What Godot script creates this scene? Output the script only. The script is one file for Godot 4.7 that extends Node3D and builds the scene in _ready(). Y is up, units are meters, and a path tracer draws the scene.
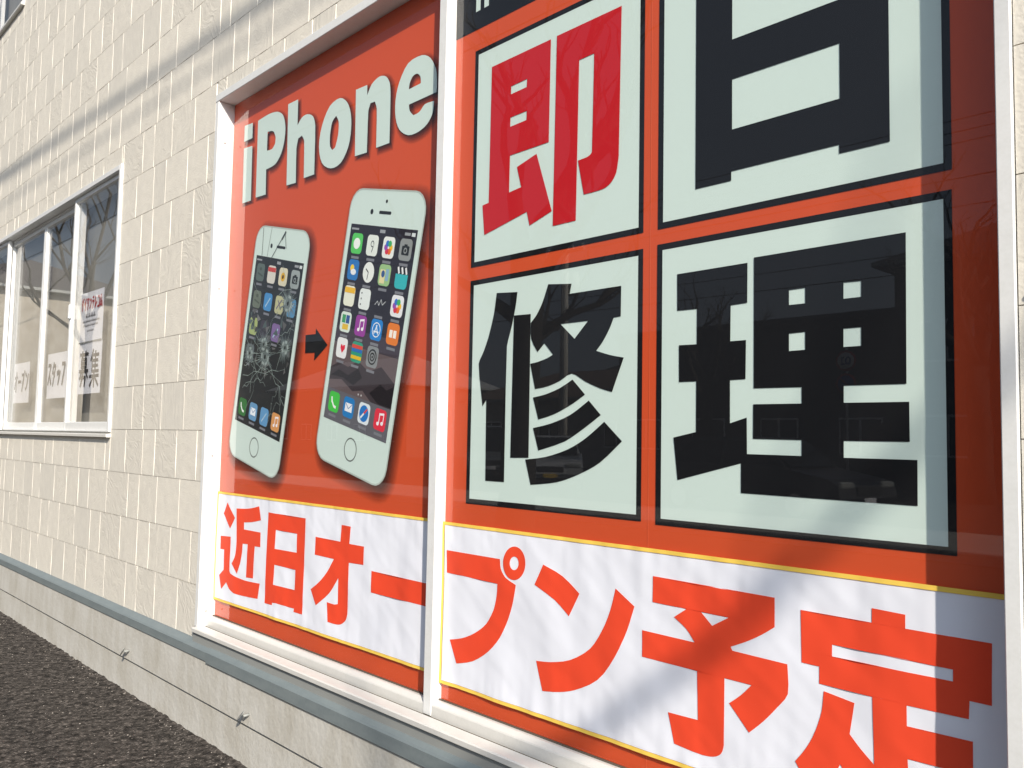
extends Node3D
# A shop front seen along its wall. x runs along the wall, z points out of it, y is up, metres.

const ROW := 0.2275          # height of one row of siding
const ROW0 := 1.54           # height of one horizontal siding joint
const Z_PANE := -0.0668
const Z_SHEET := -0.0706     # the printed sheets stand behind the pane
const Z_CLOTH := -0.0625     # the cloth banners hang in front of it

var used := {}
var rng := RandomNumberGenerator.new()

# ------------------------------------------------------------------ helpers
func numbered(called: String) -> String:
	if not used.has(called):
		used[called] = 0
		return called
	used[called] += 1
	return "%s_%03d" % [called, used[called]]

func thing(called: String, label: String, category: String, at := Vector3.ZERO, group := "") -> Node3D:
	var o := Node3D.new()
	o.name = numbered(called)
	add_child(o)
	o.position = at
	o.set_meta("label", label)
	o.set_meta("category", category)
	if group != "":
		o.set_meta("group", group)
	return o

func node(called: String, parent: Node3D, at := Vector3.ZERO) -> Node3D:
	var o := Node3D.new()
	o.name = called
	parent.add_child(o, true)
	o.position = at
	return o

func put(called: String, mesh: Mesh, mat: Material, parent: Node3D, at := Vector3.ZERO) -> MeshInstance3D:
	var o := MeshInstance3D.new()
	o.name = called
	o.mesh = mesh
	o.material_override = mat
	parent.add_child(o, true)
	o.position = at
	return o

func start() -> SurfaceTool:
	var st := SurfaceTool.new()
	st.begin(Mesh.PRIMITIVE_TRIANGLES)
	return st

func tri(st: SurfaceTool, a: Vector3, b: Vector3, c: Vector3) -> void:
	st.add_vertex(a); st.add_vertex(b); st.add_vertex(c)

# a, b, c, d run anticlockwise as seen from the outside
func quad(st: SurfaceTool, a: Vector3, b: Vector3, c: Vector3, d: Vector3) -> void:
	tri(st, a, c, b)
	tri(st, a, d, c)

func flat_done(st: SurfaceTool) -> ArrayMesh:
	st.generate_normals()
	return st.commit()

func add_box(st: SurfaceTool, lo: Vector3, hi: Vector3, bevel := 0.0) -> void:
	# a box whose twelve edges are cut by a bevel
	var c := (lo + hi) * 0.5
	var h := (hi - lo) * 0.5
	var b := minf(bevel, minf(h.x, minf(h.y, h.z)) * 0.8)
	st.set_smooth_group(-1)
	if b <= 0.0:
		for ax in 3:
			for s in [-1.0, 1.0]:
				var u := (ax + 1) % 3
				var v := (ax + 2) % 3
				var pts := []
				for k in [[-1, -1], [1, -1], [1, 1], [-1, 1]]:
					var p := Vector3.ZERO
					p[ax] = s * h[ax]; p[u] = k[0] * h[u] * s; p[v] = k[1] * h[v]
					pts.append(c + p)
				quad(st, pts[0], pts[1], pts[2], pts[3])
		return
	for ax in 3:
		var u := (ax + 1) % 3
		var v := (ax + 2) % 3
		for s in [-1.0, 1.0]:
			var pts := []
			for k in [[-1, -1], [1, -1], [1, 1], [-1, 1]]:
				var p := Vector3.ZERO
				p[ax] = s * h[ax]; p[u] = k[0] * (h[u] - b) * s; p[v] = k[1] * (h[v] - b)
				pts.append(c + p)
			quad(st, pts[0], pts[1], pts[2], pts[3])
		for su in [-1.0, 1.0]:
			for sv in [-1.0, 1.0]:
				var e0 := Vector3.ZERO
				e0[ax] = -(h[ax] - b); e0[u] = su * h[u]; e0[v] = sv * (h[v] - b)
				var e1 := e0; e1[ax] = h[ax] - b
				var f0 := Vector3.ZERO
				f0[ax] = -(h[ax] - b); f0[u] = su * (h[u] - b); f0[v] = sv * h[v]
				var f1 := f0; f1[ax] = h[ax] - b
				if su * sv > 0:
					quad(st, c + e0, c + f0, c + f1, c + e1)
				else:
					quad(st, c + e0, c + e1, c + f1, c + f0)
	for sx in [-1.0, 1.0]:
		for sy in [-1.0, 1.0]:
			for sz in [-1.0, 1.0]:
				var px := c + Vector3(sx * h.x, sy * (h.y - b), sz * (h.z - b))
				var py := c + Vector3(sx * (h.x - b), sy * h.y, sz * (h.z - b))
				var pz := c + Vector3(sx * (h.x - b), sy * (h.y - b), sz * h.z)
				if sx * sy * sz > 0:
					tri(st, px, pz, py)
				else:
					tri(st, px, py, pz)

func box(lo: Vector3, hi: Vector3, bevel := 0.0) -> ArrayMesh:
	var st := start()
	add_box(st, lo, hi, bevel)
	return flat_done(st)

# a profile of (z, y) points, run along x
func run(profile: Array, x0: float, x1: float) -> ArrayMesh:
	var st := start()
	st.set_smooth_group(-1)
	var n := profile.size()
	for i in n:
		var p: Vector2 = profile[i]
		var q: Vector2 = profile[(i + 1) % n]
		quad(st, Vector3(x0, p.y, p.x), Vector3(x0, q.y, q.x), Vector3(x1, q.y, q.x), Vector3(x1, p.y, p.x))
	var poly := PackedVector2Array(profile)
	var idx := Geometry2D.triangulate_polygon(poly)
	for k in range(0, idx.size(), 3):
		var a := poly[idx[k]]; var b := poly[idx[k + 1]]; var c := poly[idx[k + 2]]
		tri(st, Vector3(x0, a.y, a.x), Vector3(x0, b.y, b.x), Vector3(x0, c.y, c.x))
		tri(st, Vector3(x1, a.y, a.x), Vector3(x1, c.y, c.x), Vector3(x1, b.y, b.x))
	return flat_done(st)

# a tapered tube through points with radii
func add_tube(st: SurfaceTool, pts: Array, radii: Array, sides := 6) -> void:
	st.set_smooth_group(1)
	var rings := []
	for i in pts.size():
		var d: Vector3 = (pts[mini(i + 1, pts.size() - 1)] - pts[maxi(i - 1, 0)]).normalized()
		var u := d.cross(Vector3.UP if absf(d.y) < 0.9 else Vector3.RIGHT).normalized()
		var v := d.cross(u).normalized()
		var ring := []
		for k in sides:
			var a := TAU * k / sides
			ring.append(pts[i] + (u * cos(a) + v * sin(a)) * radii[i])
		rings.append(ring)
	for i in pts.size() - 1:
		for k in sides:
			var m := (k + 1) % sides
			quad(st, rings[i][k], rings[i + 1][k], rings[i + 1][m], rings[i][m])
	for k in range(1, sides - 1):
		tri(st, rings[0][0], rings[0][k + 1], rings[0][k])
		var e: Array = rings[rings.size() - 1]
		tri(st, e[0], e[k], e[k + 1])

func tube(pts: Array, radii: Array, sides := 8) -> ArrayMesh:
	var st := start()
	add_tube(st, pts, radii, sides)
	return flat_done(st)

# a surface turned about the y axis: (radius, height) points
func lathe(profile: Array, sides := 20) -> ArrayMesh:
	var st := start()
	st.set_smooth_group(1)
	for i in profile.size() - 1:
		var p: Vector2 = profile[i]; var q: Vector2 = profile[i + 1]
		for k in sides:
			var a := TAU * k / sides; var b := TAU * (k + 1) / sides
			quad(st, Vector3(p.x * cos(a), p.y, p.x * sin(a)), Vector3(q.x * cos(a), q.y, q.x * sin(a)), Vector3(q.x * cos(b), q.y, q.x * sin(b)), Vector3(p.x * cos(b), p.y, p.x * sin(b)))
	return flat_done(st)

# ---- flat print: shapes in the plane of the wall, filled slab by slab
func rounded(c: Array) -> PackedVector2Array:
	# soft corners (turns under 48 degrees) become part of a curve, sharp ones stay
	var n := c.size()
	var soft := []
	for i in n:
		var a: Vector2 = c[(i + n - 1) % n]; var b: Vector2 = c[i]; var d: Vector2 = c[(i + 1) % n]
		soft.append(absf((b - a).angle_to(d - b)) < deg_to_rad(48.0))
	var out := PackedVector2Array()
	for i in n:
		var p1: Vector2 = c[i]; var p2: Vector2 = c[(i + 1) % n]
		out.append(p1)
		if (soft[i] or soft[(i + 1) % n]) and n > 5:
			var p0: Vector2 = c[(i + n - 1) % n] if soft[i] else p1
			var p3: Vector2 = c[(i + 2) % n] if soft[(i + 1) % n] else p2
			var span := (p2 - p1).length()
			p0 = p1 + (p0 - p1).limit_length(span)
			p3 = p2 + (p3 - p2).limit_length(span)
			for t in [0.33, 0.67]:
				out.append(p1.cubic_interpolate(p2, p0, p3, t))
	return out

func contours(raw: Array, smooth := true) -> Array:
	var out := []
	for flat in raw:
		var c := []
		for i in range(0, flat.size(), 2):
			c.append(Vector2(flat[i], flat[i + 1]))
		out.append(rounded(c) if smooth else PackedVector2Array(c))
	return out

func add_fill(st: SurfaceTool, shapes: Array, z: float, union := false, bend = null, cell := 0.0) -> void:
	var edges := []
	var ys := []
	for c in shapes:
		var way := 1
		if union and Geometry2D.is_polygon_clockwise(c):
			way = -1
		for i in c.size():
			var a: Vector2 = c[i]; var b: Vector2 = c[(i + 1) % c.size()]
			ys.append(a.y)
			if absf(a.y - b.y) < 1e-7:
				continue
			if a.y < b.y: edges.append([a, b, way])
			else: edges.append([b, a, -way])
	if union:
		for i in edges.size():
			for j in range(i + 1, edges.size()):
				var x = Geometry2D.segment_intersects_segment(edges[i][0], edges[i][1], edges[j][0], edges[j][1])
				if x != null: ys.append(x.y)
	ys.sort()
	if cell > 0.0:
		var y: float = ys[0] + cell
		var last: float = ys[ys.size() - 1]
		while y < last:
			ys.append(y); y += cell
		ys.sort()
	for i in ys.size() - 1:
		var y0: float = ys[i]; var y1: float = ys[i + 1]
		if y1 - y0 < 1e-6:
			continue
		var ym := (y0 + y1) * 0.5
		var cut := []
		for e in edges:
			if e[0].y <= ym and e[1].y >= ym:
				var k: float = (e[1].x - e[0].x) / (e[1].y - e[0].y)
				cut.append([e[0].x + k * (ym - e[0].y), e[0].x + k * (y0 - e[0].y), e[0].x + k * (y1 - e[0].y), e[2]])
		cut.sort_custom(func(a, b): return a[0] < b[0])
		var wind := 0
		for j in cut.size() - 1:
			wind += cut[j][3] if union else 1
			var inside := wind != 0 if union else wind % 2 == 1
			if not inside or cut[j + 1][0] - cut[j][0] < 1e-7:
				continue
			var m := 1 if cell <= 0.0 else maxi(1, int(ceil((cut[j + 1][0] - cut[j][0]) / cell)))
			for s in m:
				var t0 := float(s) / m; var t1 := float(s + 1) / m
				var q := [Vector2(lerpf(cut[j][1], cut[j + 1][1], t0), y0), Vector2(lerpf(cut[j][1], cut[j + 1][1], t1), y0), Vector2(lerpf(cut[j][2], cut[j + 1][2], t1), y1), Vector2(lerpf(cut[j][2], cut[j + 1][2], t0), y1)]
				for k in [0, 2, 1, 0, 3, 2]:
					var p: Vector2 = q[k]
					if bend != null:
						var h := 0.004
						var w: float = bend.call(p.x, p.y)
						st.set_normal(Vector3(w - bend.call(p.x + h, p.y), w - bend.call(p.x, p.y + h), h).normalized())
						st.add_vertex(Vector3(p.x, p.y, z + w))
					else:
						st.set_normal(Vector3.BACK)
						st.add_vertex(Vector3(p.x, p.y, z))

func fill(shapes: Array, z: float, union := false) -> ArrayMesh:
	var st := start()
	add_fill(st, shapes, z, union)
	return st.commit()

func rect(x0: float, y0: float, x1: float, y1: float) -> PackedVector2Array:
	return PackedVector2Array([Vector2(x0, y0), Vector2(x1, y0), Vector2(x1, y1), Vector2(x0, y1)])

func disc(c: Vector2, rx: float, ry: float, n := 20) -> PackedVector2Array:
	var o := PackedVector2Array()
	for k in n:
		o.append(c + Vector2(cos(TAU * k / n) * rx, sin(TAU * k / n) * ry))
	return o

func round_rect(x0: float, y0: float, x1: float, y1: float, rx: float, ry: float) -> PackedVector2Array:
	var o := PackedVector2Array()
	var cs := [[x1 - rx, y1 - ry, 0.0], [x0 + rx, y1 - ry, 90.0], [x0 + rx, y0 + ry, 180.0], [x1 - rx, y0 + ry, 270.0]]
	for c in cs:
		for k in 6:
			var a := deg_to_rad(c[2] + 18.0 * k)
			o.append(Vector2(c[0] + cos(a) * rx, c[1] + sin(a) * ry))
	return o

func bar(a: Vector2, b: Vector2, w: float, w2 := -1.0) -> PackedVector2Array:
	var n := (b - a).normalized().orthogonal()
	var e := w if w2 < 0.0 else w2
	return PackedVector2Array([a - n * w * 0.5, b - n * e * 0.5, b + n * e * 0.5, a + n * w * 0.5])

# brush strokes of the hand-made notices, in a unit square
const STROKES := {
	"su": [[.12, .86, .8, .86], [.78, .88, .12, .1], [.5, .47, .9, .1]],
	"ta": [[.42, .97, .12, .5], [.33, .82, .82, .82], [.8, .84, .25, .03], [.33, .58, .66, .38]],
	"tsu": [[.2, .62, .28, .42], [.46, .65, .53, .45], [.82, .62, .4, .06]],
	"fu": [[.1, .86, .86, .86], [.82, .88, .25, .04]],
	"o": [[.08, .7, .92, .7], [.6, .97, .6, .04], [.62, .05, .42, .12], [.58, .68, .1, .18]],
	"bar": [[.08, .5, .92, .5]],
	"pu": [[.06, .8, .76, .8], [.72, .82, .2, .04], [.8, .98, .96, .9], [.82, .86, .98, .96]],
	"n": [[.12, .86, .42, .68], [.15, .1, .55, .28], [.53, .26, .9, .82]],
	"da": [[.38, .95, .1, .5], [.3, .8, .72, .8], [.7, .82, .2, .03], [.3, .56, .6, .38], [.78, 1., .84, .88], [.9, 1., .96, .88]],
	"i": [[.82, .95, .12, .48], [.54, .74, .54, .02]],
	"wa": [[.14, .86, .14, .52], [.1, .86, .9, .86], [.86, .88, .34, .04]],
	"te": [[.22, .9, .78, .9], [.06, .62, .94, .62], [.54, .62, .28, .04]],
	"re": [[.24, .94, .24, .06], [.22, .1, .9, .52]],
	"ko": [[.12, .85, .88, .85], [.85, .88, .85, .06], [.1, .12, .88, .12]],
	"mu": [[.45, .96, .16, .12], [.06, .14, .86, .2], [.64, .5, .94, .03]],
	"bo": [[.05, .9, .95, .9], [.33, 1., .33, .8], [.67, 1., .67, .8], [.22, .76, .78, .76], [.22, .65, .78, .65], [.22, .54, .78, .54], [.25, .78, .25, .52], [.75, .78, .75, .52], [.02, .43, .98, .43], [.4, .52, .08, .2], [.6, .52, .94, .22], [.22, .25, .74, .25], [.7, .26, .6, -.02], [.46, .36, .2, -.02]],
	"shu": [[.36, 1., .1, .68], [.28, .85, .28, .36], [.26, .84, .92, .84], [.28, .69, .86, .69], [.28, .54, .86, .54], [.26, .39, .95, .39], [.58, .96, .58, .38], [.02, .26, .98, .26], [.5, .38, .5, -.06], [.46, .25, .06, -.02], [.54, .25, .95, -.02]],
}
func strokes(word: Array, x: float, y: float, w: float, h: float, thick: float, gap := 0.05) -> Array:
	var out := []
	for ch in word:
		for s in STROKES[ch]:
			out.append(bar(Vector2(x + s[0] * w, y + s[1] * h), Vector2(x + s[2] * w, y + s[3] * h), thick))
		x += w * (1.0 + gap)
	return out

# ------------------------------------------------------------------ materials
func lin(r: float, g: float, b: float) -> Color:
	return Color(r, g, b).linear_to_srgb()

func paint(c: Color, rough := 0.6, spec := 0.5) -> StandardMaterial3D:
	var m := StandardMaterial3D.new()
	m.albedo_color = c
	m.roughness = rough
	m.metallic_specular = spec
	m.cull_mode = BaseMaterial3D.CULL_DISABLED
	return m

func noise(freq: float, octaves := 4, seed_ := 1, kind := FastNoiseLite.TYPE_SIMPLEX_SMOOTH) -> FastNoiseLite:
	var n := FastNoiseLite.new()
	n.seed = seed_
	n.noise_type = kind
	n.frequency = freq
	n.fractal_octaves = octaves
	return n

func world_mapped(m: StandardMaterial3D, per_metre: Vector3) -> void:
	m.uv1_triplanar = true
	m.uv1_world_triplanar = true
	m.uv1_scale = per_metre

# an image of tones between two colours from a function of (x, y) in 0..1
func tones(size: int, a: Color, b: Color, f: Callable) -> ImageTexture:
	var im := Image.create(size, size, false, Image.FORMAT_RGB8)
	for y in size:
		for x in size:
			im.set_pixel(x, y, a.lerp(b, clampf(f.call(float(x) / size, float(y) / size), 0.0, 1.0)))
	return ImageTexture.create_from_image(im)

func seamless(freq: float, size := 512, octaves := 4, seed_ := 1, kind := FastNoiseLite.TYPE_SIMPLEX_SMOOTH) -> ImageTexture:
	return ImageTexture.create_from_image(noise(freq, octaves, seed_, kind).get_seamless_image(size, size))

var mats := {}
func make_materials() -> void:
	# cleft faces of the siding: slanting ripples, upright combing, fine pitting
	var n1 := noise(1.0, 4, 11)
	var n2 := noise(1.0, 3, 12)
	var ripple := func(x, y):
		var w: float = n2.get_noise_2d(x * 3.0, y * 3.0) * 0.12
		var u: float = (x * 0.82 + y * 0.57) + w
		var v: float = (-x * 0.57 + y * 0.82)
		return 0.5 + 0.6 * n1.get_noise_2d(u * 16.0, v * 4.0) + 0.12 * n2.get_noise_2d(x * 60.0, y * 60.0)
	var ripple_back := func(x, y):
		var w: float = n2.get_noise_2d(x * 3.0 + 9.0, y * 3.0) * 0.12
		var u: float = (x * 0.7 - y * 0.7) + w
		var v: float = (x * 0.7 + y * 0.7)
		return 0.5 + 0.6 * n1.get_noise_2d(u * 18.0 + 40.0, v * 5.0) + 0.12 * n2.get_noise_2d(x * 60.0, y * 60.0)
	var comb := func(x, y):
		return 0.5 + 0.55 * n1.get_noise_2d(x * 30.0 + 0.8 * n2.get_noise_2d(x * 4.0, y * 4.0), y * 2.5) + 0.1 * n2.get_noise_2d(x * 70.0, y * 50.0)
	var pit := func(x, y):
		return 0.5 + 0.4 * n1.get_noise_2d(x * 8.0, y * 8.0) + 0.25 * n2.get_noise_2d(x * 55.0, y * 55.0)
	var tint := tones(256, lin(.92, .92, .93), lin(1, 1, 1), func(x, y): return 0.6 + 0.7 * n1.get_noise_2d(x * 7.0, y * 7.0) + 0.5 * n2.get_noise_2d(x * 50.0, y * 50.0))
	var k := 0
	for f in [ripple, comb, pit, ripple_back]:
		var m := paint(lin(.75, .708, .625) if k != 1 else lin(.73, .692, .615), 0.62, 0.45)
		m.albedo_texture = tint
		m.albedo_color = (m.albedo_color.srgb_to_linear() * [1.0, .985, 1.03, .965][k]).linear_to_srgb()
		m.heightmap_enabled = true
		m.heightmap_texture = tones(512, Color.BLACK, Color.WHITE, f)
		m.heightmap_scale = [0.17, 0.15, 0.13, 0.17][k]
		world_mapped(m, Vector3(1.6, 1.6, 1.6))
		mats["siding%d" % k] = m
		k += 1
	mats.joint = paint(lin(.48, .43, .36), 0.8)
	mats.white_metal = paint(lin(.78, .785, .78), 0.32, 0.5)
	mats.white_metal.albedo_texture = tones(256, lin(.93, .93, .92), lin(1, 1, 1), func(x, y): return 0.75 + 0.6 * n1.get_noise_2d(x * 9.0, y * 9.0) + 0.5 * n2.get_noise_2d(x * 45.0, y * 45.0))
	world_mapped(mats.white_metal, Vector3(2.3, 2.3, 2.3))
	mats.sill_metal = mats.white_metal.duplicate()
	mats.sill_metal.albedo_color = lin(.66, .65, .62)
	mats.grey_metal = paint(lin(.30, .31, .30), 0.45)
	mats.rubber = paint(lin(.03, .03, .03), 0.7)
	mats.dirt = paint(lin(.10, .08, .06), 0.95)
	var fl := paint(lin(.205, .238, .245), 0.42, 0.5)
	fl.albedo_texture = tones(256, lin(.82, .84, .86), lin(1, 1, 1), func(x, y): return 0.7 + 0.8 * n1.get_noise_2d(x * 6.0, y * 24.0) + 0.4 * n2.get_noise_2d(x * 50.0, y * 50.0))
	world_mapped(fl, Vector3(1.1, 1.1, 1.1))
	mats.flashing = fl
	# concrete: upright run-off streaks, pale and brown blotches, pores
	var con := paint(lin(.57, .555, .515), 0.85, 0.3)
	con.albedo_texture = tones(512, lin(.72, .69, .63), lin(1, 1, 1), func(x, y): return 0.74 + 0.3 * n1.get_noise_2d(x * 11.0, y * 2.5) + 0.4 * n2.get_noise_2d(x * 4.0 + 7.0, y * 4.0) + 0.25 * n2.get_noise_2d(x * 90.0, y * 90.0))
	con.heightmap_enabled = true
	con.heightmap_texture = seamless(0.06, 512, 4, 5)
	con.heightmap_scale = 0.12
	world_mapped(con, Vector3(.8, .8, .8))
	mats.concrete = con
	# asphalt: stones in a dark binder
	var asp := paint(lin(.172, .150, .134), 0.9, 0.3)
	var cells := noise(0.075, 1, 31, FastNoiseLite.TYPE_CELLULAR)
	cells.cellular_return_type = FastNoiseLite.RETURN_CELL_VALUE
	var ci := cells.get_seamless_image(1024, 1024)
	var fine := noise(0.012, 3, 33).get_seamless_image(1024, 1024)
	for y in 1024:
		for x in 1024:
			var v: float = ci.get_pixel(x, y).r
			var g: float = fine.get_pixel(x, y).r
			var t := 0.60 + 0.6 * (g - 0.5) + (1.5 * (v - 0.75) if v > 0.75 else 0.0) - (0.5 * (0.3 - v) if v < 0.3 else 0.0)
			ci.set_pixel(x, y, Color(t, t * 0.985, t * 0.96))
	asp.albedo_texture = ImageTexture.create_from_image(ci)
	asp.heightmap_enabled = true
	var dist := noise(0.075, 1, 31, FastNoiseLite.TYPE_CELLULAR)
	dist.cellular_return_type = FastNoiseLite.RETURN_DISTANCE
	var di := dist.get_seamless_image(1024, 1024)
	di.adjust_bcs(1.0, 1.2, 1.0)
	asp.heightmap_texture = ImageTexture.create_from_image(di)
	asp.heightmap_flip_texture = true
	asp.heightmap_scale = 0.4
	world_mapped(asp, Vector3(1.6, 1.6, 1.6))
	mats.asphalt = asp
	# glass
	var g := StandardMaterial3D.new()
	g.albedo_color = Color(0.93, 0.98, 0.96, 0.004)
	g.transparency = BaseMaterial3D.TRANSPARENCY_ALPHA
	g.roughness = 0.0
	g.metallic_specular = 0.5
	mats.glass = g
	# inks of the poster and the banner
	mats.orange = paint(lin(.66, .088, .026), 0.5, 0.3)
	mats.red = paint(lin(.56, .012, .02), 0.5, 0.3)
	mats.black = paint(lin(.006, .006, .008), 0.5, 0.3)
	mats.mint = paint(lin(.655, .785, .735), 0.5, 0.3)
	mats.cloth = paint(lin(.80, .82, .90), 0.75, 0.3)
	mats.cloth_red = paint(lin(.83, .072, .028), 0.62, 0.35)
	mats.yellow = paint(lin(.90, .62, .11), 0.6, 0.35)
	mats.paper = paint(lin(.86, .87, .92), 0.8, 0.3)
	mats.marker = paint(lin(.02, .02, .025), 0.7)
	mats.room = paint(lin(.84, .82, .76), 0.9)
	mats.floor = paint(lin(.50, .46, .40), 0.7)
	mats.blind = paint(lin(.27, .265, .24), 0.8)
	mats.blind.albedo_texture = tint
	world_mapped(mats.blind, Vector3(.9, .9, .9))
	mats.dark = paint(lin(.05, .05, .05), 0.6)
	mats.bark = paint(lin(.045, .037, .030), 0.95)

# ------------------------------------------------------------------ the wall
const OPENINGS := [Rect2(-3.735, 0.36, 3.263, 2.482), Rect2(-8.36, 1.268, 3.42, 1.527), Rect2(-9.35, 4.595, 2.0, 1.3)]
const WALL := Rect2(-12.0, 0.4025, 16.0, 6.3)

func cut_away(r: Rect2, holes: Array) -> Array:
	var parts := [r]
	for h in holes:
		var next := []
		for p in parts:
			if not p.intersects(h):
				next.append(p)
				continue
			var x0: float = maxf(p.position.x, h.position.x); var x1: float = minf(p.end.x, h.end.x)
			if h.position.x > p.position.x: next.append(Rect2(p.position.x, p.position.y, h.position.x - p.position.x, p.size.y))
			if h.end.x < p.end.x: next.append(Rect2(h.end.x, p.position.y, p.end.x - h.end.x, p.size.y))
			if h.position.y > p.position.y: next.append(Rect2(x0, p.position.y, x1 - x0, h.position.y - p.position.y))
			if h.end.y < p.end.y: next.append(Rect2(x0, h.end.y, x1 - x0, p.end.y - h.end.y))
		parts = next
	return parts

var tile_noise: FastNoiseLite
func add_tile(st: SurfaceTool, w: float, h: float, shift: float, at := Vector3.ZERO) -> void:
	# a face that is not quite even, upright edges cut at a slant, thin level joints
	var nx := 4; var ny := 3
	var g := 0.0006; var c := minf(0.0023, w * 0.2); var gy := 0.0011; var d := -0.0050
	var p := []
	for j in ny + 1:
		var r := []
		for i in nx + 1:
			var x := lerpf(g + c, w - g - c, float(i) / nx); var y := lerpf(gy, h - gy, float(j) / ny)
			r.append(at + Vector3(x, y, 0.0016 * tile_noise.get_noise_2d(x * 60.0 + shift * 13.0, y * 60.0 + shift * 31.0)))
		p.append(r)
	st.set_smooth_group(1)
	for j in ny:
		for i in nx:
			quad(st, p[j][i], p[j][i + 1], p[j + 1][i + 1], p[j + 1][i])
	st.set_smooth_group(-1)
	var a := at + Vector3(g, gy, d); var b := at + Vector3(w - g, gy, d); var e := at + Vector3(w - g, h - gy, d); var f := at + Vector3(g, h - gy, d)
	for j in ny:
		var t0 := float(j) / ny; var t1 := float(j + 1) / ny
		quad(st, a.lerp(f, t0), p[j][0], p[j + 1][0], a.lerp(f, t1))
		quad(st, p[j][nx], b.lerp(e, t0), b.lerp(e, t1), p[j + 1][nx])
	quad(st, a, b, p[0][nx], p[0][0])
	quad(st, p[ny][0], p[ny][nx], e, f)

func in_view(x: float, y: float) -> float:
	# how large a tile shows: by its distance and slant
	var d := Vector3(x, y, 0) - Vector3(0, 1.296, 1.62)
	return 1.62 / pow(d.length(), 3)

func build_siding(wall: Node3D) -> void:
	tile_noise = noise(0.12, 2, 77)
	var ja := [-7.129, -6.984, -6.766, -6.47, -6.188, -6.011, -5.791, -5.486, -5.205, -5.035, -4.72, -4.475, -4.315, -4.05, -3.82]
	var jb := [-7.153, -6.892, -6.626, -6.406, -6.237, -5.92, -5.67, -5.44, -5.257, -4.95, -4.63, -4.473, -4.235, -3.963, -3.73]
	var all := []
	for row in range(-5, 22):
		var y := ROW0 + row * ROW
		var joints := []
		for rep in range(-2, 4):
			for x in (ja if posmod(row, 2) == 0 else jb):
				joints.append(x + rep * 3.529 + (0.018 * sin(row * 2.3) if absi(row) > 1 else 0.0))
		for i in joints.size() - 1:
			var x0: float = joints[i]; var x1: float = joints[i + 1]
			if x0 < WALL.position.x or x1 > WALL.end.x:
				continue
			for r in cut_away(Rect2(x0, y, x1 - x0, ROW), OPENINGS):
				if r.size.x > 0.012 and r.size.y > 0.012:
					all.append(r)
	# shown tiles: those the picture can hold, largest first
	var seen := []
	var rest := []
	for r in all:
		var c: Vector2 = r.get_center()
		var v: float = in_view(c.x, c.y) * r.size.x * r.size.y
		var shown: bool = c.x > -8.4 and c.x < -0.1 and c.y < 3.0 + 0.3 * maxf(0.0, -c.x - 2.0) and not (c.x > -0.7 and (c.x > -0.2))
		if c.x > -3.7 and c.y < 2.8 and c.x < -0.5: shown = false
		if shown: seen.append([v, r])
		else: rest.append(r)
	seen.sort_custom(func(a, b): return a[0] > b[0])
	var cache := {}
	for i in seen.size():
		var r: Rect2 = seen[i][1]
		if i >= 300:
			rest.append(r)
			continue
		var variant := rng.randi() % 3
		var key := "%.3f %.3f %d" % [r.size.x, r.size.y, variant]
		if not cache.has(key):
			var st := start()
			add_tile(st, r.size.x, r.size.y, variant * 3.7)
			cache[key] = flat_done(st)
		put("siding_tile", cache[key], mats["siding%d" % [0, 0, 1, 2, 3, 2][rng.randi() % 6]], wall, Vector3(r.position.x, r.position.y, 0))
	for k in 3:
		var st := start()
		for i in rest.size():
			if i % 3 == k:
				add_tile(st, rest[i].size.x, rest[i].size.y, i * 1.7, Vector3(rest[i].position.x, rest[i].position.y, 0))
		put("siding_tiles_beyond", flat_done(st), mats["siding%d" % k], wall).set_meta("kind", "stuff")

func frame_bars(lo: Vector3, hi: Vector3, side: float, top: float, bottom: float, bevel := 0.003) -> ArrayMesh:
	# a sash: two stiles and two rails, butted
	var st := start()
	add_box(st, lo, Vector3(lo.x + side, hi.y, hi.z), bevel)
	add_box(st, Vector3(hi.x - side, lo.y, lo.z), hi, bevel)
	add_box(st, Vector3(lo.x + side, lo.y, lo.z), Vector3(hi.x - side, lo.y + bottom, hi.z), bevel)
	add_box(st, Vector3(lo.x + side, hi.y - top, lo.z), Vector3(hi.x - side, hi.y, hi.z), bevel)
	return flat_done(st)

func pane(x0: float, y0: float, x1: float, y1: float, z: float) -> ArrayMesh:
	return fill([rect(x0, y0, x1, y1)], z)

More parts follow.
